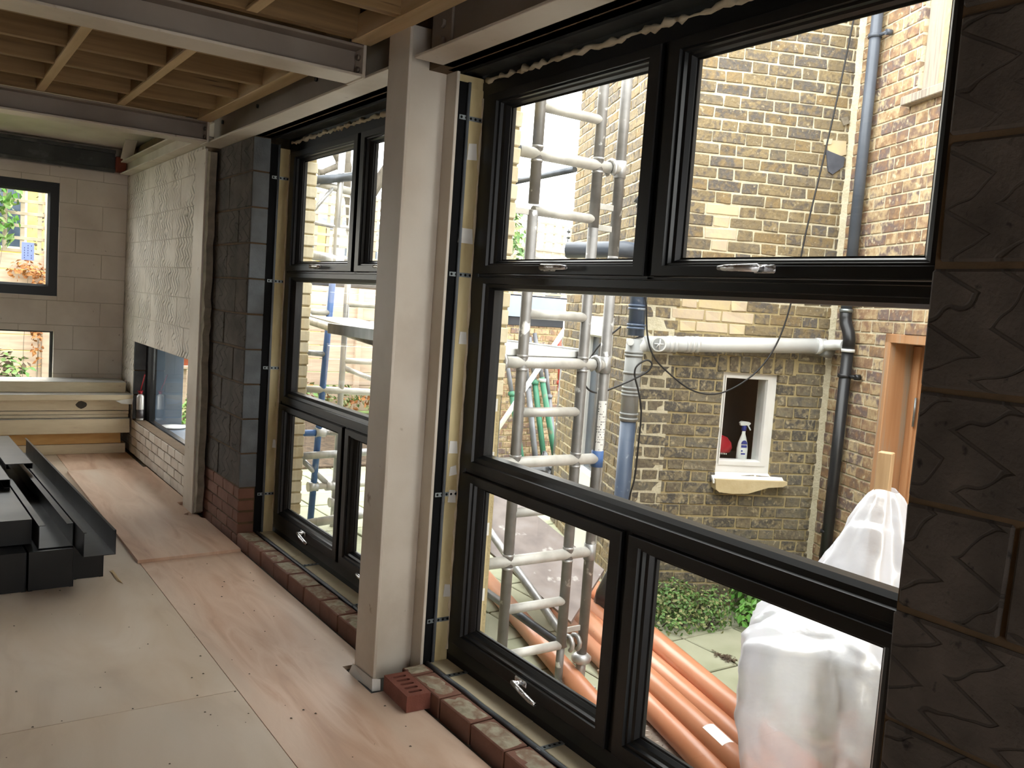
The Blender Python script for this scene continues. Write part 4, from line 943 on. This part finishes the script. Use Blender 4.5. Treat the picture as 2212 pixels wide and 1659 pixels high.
# ---- things lying in the yard
pipes=[((3.439,3.5),(-.298,-.954),-.185,1.0,1.9,'top orange drain pipe of the bundle, farthest from the window',.058),
 ((3.286,3.329),(-.28,-.96),-.243,1.1,1.6,'orange drain pipe half hidden under the top pipe of the bundle',.056),
 ((3.016,3.043),(-.285,-.958),-.188,1.9,1.6,'orange drain pipe with a torn white sticker in mid bundle',.058),
 ((2.918,2.931),(-.30,-.954),-.243,1.3,1.2,'orange drain pipe of the bundle lying nearest the window wall',.056),
 ((2.885,3.742),(-.29,-.957),-.243,1.35,1.25,'separate orange drain pipe passing under the foot of the scaffold tower',.056),
 ((3.37,3.95),(-.285,-.958),-.243,.9,.55,'short orange drain pipe end poking out beneath the grey board',.056)]
for i,(c,d,z,a,e,lab,r) in enumerate(pipes):
    p=V(c[0]-d[0]*a,c[1]-d[1]*a,z); q=V(c[0]+d[0]*e,c[1]+d[1]*e,z)
    t=tag(empty('drain_pipe',(p.x,p.y,G)),lab,'drain pipe','orange drain pipes in the yard'); P0=Vector(t.location)
    b=MB(); b.tube(p-P0,q-P0,r,n=24); b.build('barrel','pipe_orange',t)
    dv=(q-p).normalized()
    MB().tube(p-P0,p-P0+dv*.09,r+.008,n=24).build('socket','pipe_orange',t)
    if i in (0,2):
        # stickers curved on the barrel
        cpos=(V(c[0],c[1],z)+dv*(1.22 if i==0 else .62))-P0; side=Vector((0,0,1)).cross(dv); b=MB(); vs_=[]
        for s0 in (0,.075 if i==0 else .16):
            for k in range(6):
                an=math.radians((-10 if i==0 else -38)+k*11); vs_.append(cpos+dv*s0+(side*math.sin(an)+Vector((0,0,1))*math.cos(an))*(r+.001))
        b.add(vs_,[(k,k+1,6+k+1,6+k) for k in range(5)],True); st=b.build('sticker','pipe_label',t)
        if i==0:
            b=MB()
            for rr in range(3):
                for k in range(7):
                    if random.random()<.75:
                        a0=math.radians(-4+rr*15); a1=math.radians(4+rr*15); s0=.008+k*.009
                        b.add([cpos+dv*ss+(side*math.sin(an)+Vector((0,0,1))*math.cos(an))*(r+.0018) for ss in (s0,s0+.005) for an in (a0,a1)],[(0,1,3,2)])
            b.build('sticker_print','ink',st)
tag(MB().prism([V(3.0,3.62,-.12),V(3.5,3.95,.02),V(3.25,4.85,.40),V(2.75,4.5,.25)],(-.006,-.004,.018)).build('formply_board','formply'),'grey paint flecked plywood board propped on the orange pipes','board')
t=tag(empty('checker_plate',(2.55,2.1,G)),'steel checker plate on the ground beneath the orange pipes','steel plate')
MB().cbox(-.35,.45,-.6,.75,.003,.012,.002).build('plate','plate_steel',t)
b=MB()
for i in range(26):
    for j in range(40):
        x=-.34+i*.03; y=-.58+j*.0335; a_=.6 if (i+j)%2 else -.6
        c_,s_=math.cos(a_),math.sin(a_); P=[(-.013,0),(0,.0035),(.013,0),(0,-.0035)]
        b.add([(x+px*c_-py*s_,y+px*s_+py*c_,.012+(.0022 if k in (1,3) else 0)) for k,(px,py) in enumerate(P)],[(0,3,2,1)])
o=b.build('raised_pattern','plate_steel',t); o['kind']='stuff'
# polythene draped pile with a timber post through it
tp=MB().cbox(-.028,.028,-.028,.028,0,1.40,.003).build('timber_post','timber_post',None,(3.30,2.06,G),.35); tag(tp,'square timber post standing up through the polythene sheet','post')
b=MB(); N=150; rings=[]; cx,cy=3.31,2.05
lev0=[(-.30,.40),(-.20,.43),(-.06,.46),(.10,.485),(.24,.50),(.33,.49),(.39,.43),(.45,.34),(.54,.265),(.66,.20),(.77,.145),(.86,.095),(.925,.055),(.945,.034)]
lev=[]
for (z0,r0),(z1,r1) in zip(lev0,lev0[1:]):
    for q in range(5): lev.append((z0+(z1-z0)*q/5,r0+(r1-r0)*q/5))
lev.append(lev0[-1])
for li,(z,r) in enumerate(lev):
    for k in range(N):
        a_=2*math.pi*k/N
        sq=1/max(abs(math.cos(a_-.62)),abs(math.sin(a_-.62))); sq=1+(min(sq,1.40)-1)*(1 if z<.36 else .35)
        d=mnoise.voronoi(Vector((math.cos(a_)*r*6,math.sin(a_)*r*6,z*4.5)))[0]; cr=(d[1]-d[0])
        d2=mnoise.voronoi(Vector((math.cos(a_)*r*15+7,math.sin(a_)*r*15,z*11)))[0]
        fold=.030*math.sin(a_*7+z*2)+.016*math.sin(a_*13-z*4)-.045*cr-.018*(d2[1]-d2[0])
        rr=max(r*sq*.94+fold*min(1,r*2.4)+.015,.033)
        rings.append((cx+rr*math.cos(a_),cy+rr*math.sin(a_),max(z,-.297)+.03*math.sin(a_*2+1)*(1 if .25<z<.8 else .2)))
b.add(rings,[(i*N+k,i*N+(k+1)%N,(i+1)*N+(k+1)%N,(i+1)*N+k) for i in range(len(lev)-1) for k in range(N)],True)
tag(b.build('polythene_sheet','polythene'),'crumpled translucent polythene sheet draped over a pile in the yard','plastic sheet')
b=MB(); b.cbox(3.08,3.52,1.78,2.02,G,.20,.02,.01); b.cbox(3.14,3.46,1.82,2.0,.2,.4,.02,.0); tag(b.build('covered_pile','mortar_grey'),'grey stack of materials hidden under the polythene sheet','material pile')
# rubble bits
for x,y,lab in ((2.95,3.95,'pale brick fragment on the paving just below the grey board'),(3.02,3.35,'pinkish brick fragment lying between the orange pipes'),(2.62,3.6,'small brick fragment on the paving left of the tower foot')):
    tag(MB().cbox(-.03,.03,-.02,.02,0,.03,.006,.004).build('brick_fragment','rubble',None,(x,y,G+.003),random.uniform(0,3)),lab,'rubble','brick fragments near the scaffold foot')

# ---- plants
def leaf(b, p, n, up, L, W):
    n=n.normalized(); up=(up-n*up.dot(n)); up=up.normalized() if up.length>1e-4 else Vector((1,0,0)); sd=n.cross(up)
    b.add([p,p+up*L*.45+sd*W+n*.1*L,p+up*L,p+up*L*.45-sd*W+n*.1*L],[(0,1,2,3)])
def clump(name,label,blobs,nleaf,L,mats,cat='plant',group=None,stems=8,base=None):
    bx,by,bz=base if base else (blobs[0][0],blobs[0][1],G)
    t=tag(empty(name,(bx,by,bz)),label,cat,group)
    b=MB(); tot=sum(q[3]*q[4]*q[5] for q in blobs)
    for (x,y,z,rx,ry,rz_) in blobs:
        for k in range(int(nleaf*(rx*ry*rz_)/tot)):
            while True:
                p=V(random.uniform(-1,1),random.uniform(-1,1),random.uniform(-1,1))
                if .25<p.length<1: break
            n=p.normalized()+V(random.uniform(-.6,.6),random.uniform(-.6,.6),random.uniform(0,.8)); b.cur=random.randrange(len(mats))
            leaf(b,V(x+p.x*rx-bx,y+p.y*ry-by,max(z+p.z*rz_,G+.01)-bz),n,V(random.uniform(-1,1),random.uniform(-1,1),random.uniform(-.6,.8)),L*random.uniform(.6,1.3),L*random.uniform(.25,.4))
    b.build('foliage',mats,t)
    s_=MB()
    for k in range(stems):
        q=random.choice(blobs); e=V(q[0]+random.uniform(-.6,.6)*q[3]-bx,q[1]+random.uniform(-.6,.6)*q[4]-by,q[2]+random.uniform(0,.5)*q[5]-bz)
        s0=V(q[0]+random.uniform(-.3,.3)*q[3]-bx,q[1]+random.uniform(-.3,.3)*q[4]-by,G-bz); s_.path([s0,(s0+e)/2+V(random.uniform(-.02,.02),0,.02),e],[.004,.003,.002],5)
    s_.build('stems','bark',t); return t
HB=lambda u,v,z,a,b_,c: (*hp(u,v,0)[:2],z,a,b_,c)
clump('weed_clump','dense small leaved weeds at the foot of the old brick wall',[HB(1.86,5.18,-.20,.16,.20,.13),HB(2.05,5.14,-.19,.18,.22,.14),HB(2.22,5.12,-.21,.15,.22,.11),HB(2.00,4.97,-.25,.20,.16,.06),HB(2.22,4.97,-.26,.16,.12,.05),HB(2.36,5.22,-.21,.09,.14,.10)],2600,.028,['leaf_green','leaf_olive','leaf_green'],stems=40)
clump('broadleaf_clump','brighter broad leaved plant against the wall by the polythene',[HB(2.62,5.14,-.17,.17,.20,.15),HB(2.50,4.99,-.23,.13,.15,.08),HB(2.76,5.12,-.18,.12,.18,.14),HB(2.66,4.92,-.24,.14,.10,.06)],800,.058,['leaf_bright','leaf_green','leaf_bright'],stems=22)
clump('small_fern','small green sprig growing out of the brick wall above the weeds',[(*hp(2.44,5.34,.04)[:2],.03,.06,.05,.06)],110,.035,['leaf_bright','leaf_green'],stems=0,base=(*hp(2.44,5.39,.02)[:2],.0))
m_=MB()
for k in range(160):
    a_=random.gauss(0,1); leaf(m_,V(3.812+random.gauss(0,.016),3.22+a_*.03,G+.004+random.uniform(0,.006)),V(0,0,1),V(random.uniform(-1,1),random.uniform(-1,1),.1),.02,.005)
o=m_.build('dry_moss','soil'); o['kind']='stuff'; tag(o,'dry brown moss in the joint between the paving slabs','moss')

# ---- low brick extension behind the tower, with props leaning on it
wx=two_tone('wall_extension',V(0,8.5,0),0,(4.6,7.0,G-.05,1.42),[],.008,.2,9,['mortar_sandy','mortar_lime'],'low brick extension wall beyond the scaffold tower')
pieces(wx,'brick',(4.6,7.0,G,1.42),[],.0752,.226,'flemish','brick_side',joint=.012,depth=.1,c=.005,jit=.003,proud=.003,keep=lambda x,z:x>5.3,maxn=260)
b=MB(); b.cbox(4.6,7.0,-.05,.25,1.48,1.72,.004); struct(b.build('trim_4','fascia_blue',None,(0,8.5,0)),'blue grey fascia board on the low extension','fascia')
b=MB(); b.cbox(4.6,7.0,-.02,.25,1.38,1.479,.004); struct(b.build('trim_5','black_felt',None,(0,8.5,0)),'black band below the fascia of the low extension','trim')
struct(MB().box(4.6,9,8.55,12,1.70,1.74).build('roof_extension','black_felt'),'flat felt roof of the low extension','roof')
props=[((5.80,8.05),(5.70,1.05),'prop_green','green painted steel prop leaning farthest left on the extension'),((6.02,8.1),(5.94,1.2),'prop_grey','grey steel prop leaning between the green props'),((6.16,8.12),(6.02,1.25),'prop_green','darker green steel prop second from the red one'),((6.26,8.02),(6.09,1.3),'prop_green','bright green steel prop with a white collar'),((6.34,8.15),(6.27,1.0),'prop_grey','short grey steel prop next to the red one'),((6.41,8.12),(6.46,1.25),'prop_red','red painted steel prop leaning by the house corner')]
for (bx,by),(tx,tz),m,lab in props:
    t=tag(empty('steel_prop',(bx,by,G)),lab,'steel prop','steel props leaning on the extension')
    top=V(tx-bx,8.44-by,tz-G); MB().tube((0,0,0),top*.68,.034,n=12).build('outer_tube',m,t); MB().tube(top*.66,top,.026,n=12).build('inner_tube','prop_grey' if m!='prop_red' else m,t)
    MB().tube(top*.66-V(0,0,.02),top*.66+V(0,0,.02),.045,n=12).build('collar','alu_rung' if 'white' in lab else m,t)
t=tag(empty('rubbish_bag',(5.85,7.75,G)),'shiny black rubbish bag at the foot of the steel props','bag')
b=MB(); b.lathe([(.18,0),(.25,.05),(.24,.14),(.15,.22),(.04,.25),(.02,.30)],n=20); b.v=[(x*random.uniform(.85,1.15),y*random.uniform(.85,1.1),z*random.uniform(.93,1.07)) for x,y,z in b.v]; b.build('bag','bag_black',t)
t=tag(empty('rubbish_bag',(3.66,3.93,G)),'dark crumpled rubbish bag at the wall corner behind the grey board','bag')
b=MB(); b.lathe([(.13,0),(.17,.06),(.16,.18),(.11,.32),(.05,.42),(.02,.48)],n=18); b.v=[(x*random.uniform(.8,1.2),y*random.uniform(.8,1.2),z) for x,y,z in b.v]; b.build('bag','bag_black',t)

# ---- garden: fence, trellis, planting, far buildings
fe=tag(empty('garden_fence',(4,13.2,G)),'weathered horizontal board fence topped with square trellis closing the garden','fence')
for x in [-3+1.5*k for k in range(12)]: MB().cbox(x-4-.045,x-4+.045,-.06,.04,0,3.55,.006).build('post','fence_wood',fe)
for k in range(10):
    for x in [-3+1.5*q for q in range(11)]:
        MB().cbox(x-4+.01,x-4+1.49,-.012,.012,.02+k*.212,.222+k*.212,.004,.003).build('board','fence_wood',fe)
b0=MB().cbox(-.026,.026,-.012,.0,2.15,3.5,.003).mesh('slat','trellis_wood'); b1=MB().cbox(-7,9.5,-.024,-.012,-.021,.021,.003).mesh('rail','trellis_wood')
for k in range(83): link('slat',b0,fe,(-7+.2*k,0,0))
for k in range(9): link('rail',b1,fe,(0,0,2.17+.16*k))
clump('ivy','pale green ivy climbing the trellis left of the far window',[(.75,13.0,2.65,.45,.14,.35),(.85,13.0,2.2,.3,.14,.35),(.2,13.0,2.5,.5,.14,.6)],620,.13,['leaf_ivy','leaf_green','leaf_bright'],stems=12)
clump('dead_vine','brown withered vine trailing down the fence boards',[(1.25,13.08,1.62,.25,.06,.14),(1.42,13.08,1.25,.13,.06,.40),(1.52,13.08,1.30,.16,.06,.14),(1.38,13.08,.7,.06,.05,.35)],330,.075,['leaf_dead'],stems=6)
clump('yellow_bush','bright yellow green shrub low by the fence post',[(1.42,12.4,.10,.16,.2,.16)],420,.07,['leaf_bright','leaf_ivy'],stems=8)
clump('fern_bush','lush green fern bush low at the right of the far window',[(1.78,12.3,.12,.24,.25,.22)],650,.08,['leaf_bright'],stems=10)
clump('dark_shrub','dark tangled shrub with large pale leaves under the fence',[(1.0,12.6,.25,.3,.25,.40),(.75,12.4,.1,.3,.25,.25)],420,.10,['leaf_green','soil','leaf_ivy'],stems=24)
clump('hedge','rough green planting along the foot of the garden fence',[(5.0,12.7,-.05,1.2,.3,.28),(7.0,12.7,.0,1.2,.35,.35),(3.6,12.6,-.1,.8,.3,.2)],1500,.10,['leaf_green','leaf_olive','leaf_dead'],stems=20)
clump('corner_ivy','green ivy on the far garden wall left of the tower',[(6.1,9.2,2.42,.25,.3,.42),(5.9,9.3,2.0,.3,.3,.3)],700,.085,['leaf_ivy','leaf_green'],stems=6)
clump('low_shrub','small leafy shrub seen through the low side window',[(2.75,10.4,.05,.30,.3,.25)],420,.07,['leaf_bright','leaf_olive'],stems=8)
MB().box(3.0,6.4,8.9,12.9,G-.02,G+.02).build('soil_bed','soil'); tag(bpy.data.objects['soil_bed'],'bare soil planting bed strewn with leaves in the garden','soil bed')
t=tag(empty('terracotta_pot',(2.72,10.9,.62)),'small terracotta pot fixed high on the fence past the low window','pot'); MB().lathe([(.05,0),(.075,.12),(.085,.12),(.085,.15),(.07,.15)],n=14).build('pot','terracotta',t)
MB().cbox(-.1,.1,-.1,.1,-.04,-.002,.004).build('bracket','fence_wood',t); MB().cbox(-.03,.03,-.03,.03,-.92,-.04,.004).build('post','fence_wood',t)
t=tag(empty('white_dish',(2.22,8.75,.2505)),'round white dish lid on the grey sill outside the low window','lid')
MB().lathe([(.02,0.0),(.10,.004),(.12,.014),(.118,.018),(.05,.020)],n=24).build('lid','paint_white',t); t.location=(2.02,8.40,.2505)
# bare tree
t=tag(empty('bare_tree',(6.9,15.0,G)),'pollarded bare tree rising behind the garden scaffold','tree')
b=MB(); b.path([(0,0,0),(-.1,0,2.2),(-.32,0,3.6),(-.55,0,4.25),(-.52,0,5.0)],[.22,.19,.15,.14,.10],10); b.path([(-.55,0,4.2),(-.85,0,4.6)],[.10,.06],8); b.path([(-.58,0,4.2),(-.92,0,4.02),(-1.0,0,4.0)],[.06,.05,.07],7); b.path([(-.45,0,3.95),(-.9,0,3.98)],[.025,.012],6); b.path([(-.45,0,4.6),(-.1,0,4.45),(.1,0,4.5)],[.03,.02,.015],6); b.path([(-.2,0,3.4),(.4,0,4.4),(.5,.1,5.2)],[.13,.10,.06],8); b.path([(.4,0,4.3),(.75,0,4.9)],[.05,.03],6)
b.build('trunk','bark',t)
def far_house(label,x,y,w_,h,mat,wins,roof=.9):
    t=tag(empty('terraced_house',(x,y,G)),label,'house','far houses beyond the garden'); MB().box(0,w_,0,3,0,h).build('wall',mat,t)
    MB().prism([(-.1,-.1,h),(-.1,3.1,h),(-.1,1.5,h+roof)],(w_+.2,0,0)).build('roof','slate_roof',t)
    for a,c,d,e in wins:
        f=MB().box(a-.06,c+.06,-.04,.0,d-.06,e+.06).build('window','paint_white',t); MB().box(a,c,-.05,-.03,d,e).build('pane','window_dark',f)
    return t
far_house('yellow brick house just behind the trellis of the garden fence',-2.5,16.5,5.6,4.1,'house_yellow',[(1.0,1.5,2.2,3.4),(3.55,4.0,2.3,3.3),(4.5,5.0,2.3,3.3)],.6)
clump('tall_shrub','grey green tangled shrub between the trellis and the yellow house',[(1.9,14.6,2.3,.45,.3,.8),(2.6,14.6,2.0,.5,.3,.9),(.3,14.6,2.4,.5,.3,.7)],700,.10,['leaf_olive','bark'],stems=20)
far_house('yellow brick terraced house far beyond the garden fence',8.6,24,1.15,3.9,'house_yellow',[(.3,.8,2.3,3.4)],.35)
far_house('cream rendered terraced house far beyond the garden fence',10.0,24.3,3.2,3.75,'house_cream',[(.3,.75,2.6,3.3),(1.4,1.9,2.6,3.3)],.45)
far_house('pale distant house behind the upper left pane of the near window',9.7,15.0,3.2,3.1,'house_cream',[(1.3,1.7,2.0,2.6)],.25)
t=tag(empty('escape_stair',(10.86,14.0,G)),'dark iron stair basket seen far off beside the brick house','stair')
for k in range(5): 
    b=MB(); b.path([(.11*math.cos(a_)*1.0,.11*math.sin(a_),2.98+k*.12) for a_ in [math.radians(60+q*24) for q in range(11)]],.02,6); b.build('hoop','steel_dark',t)
b=MB(); b.tube((.11,0,0),(.11,0,3.75),.025,n=8); b.tube((-.11,0,2.95),(-.11,0,3.5),.012,n=6); b.build('pole','steel_dark',t)
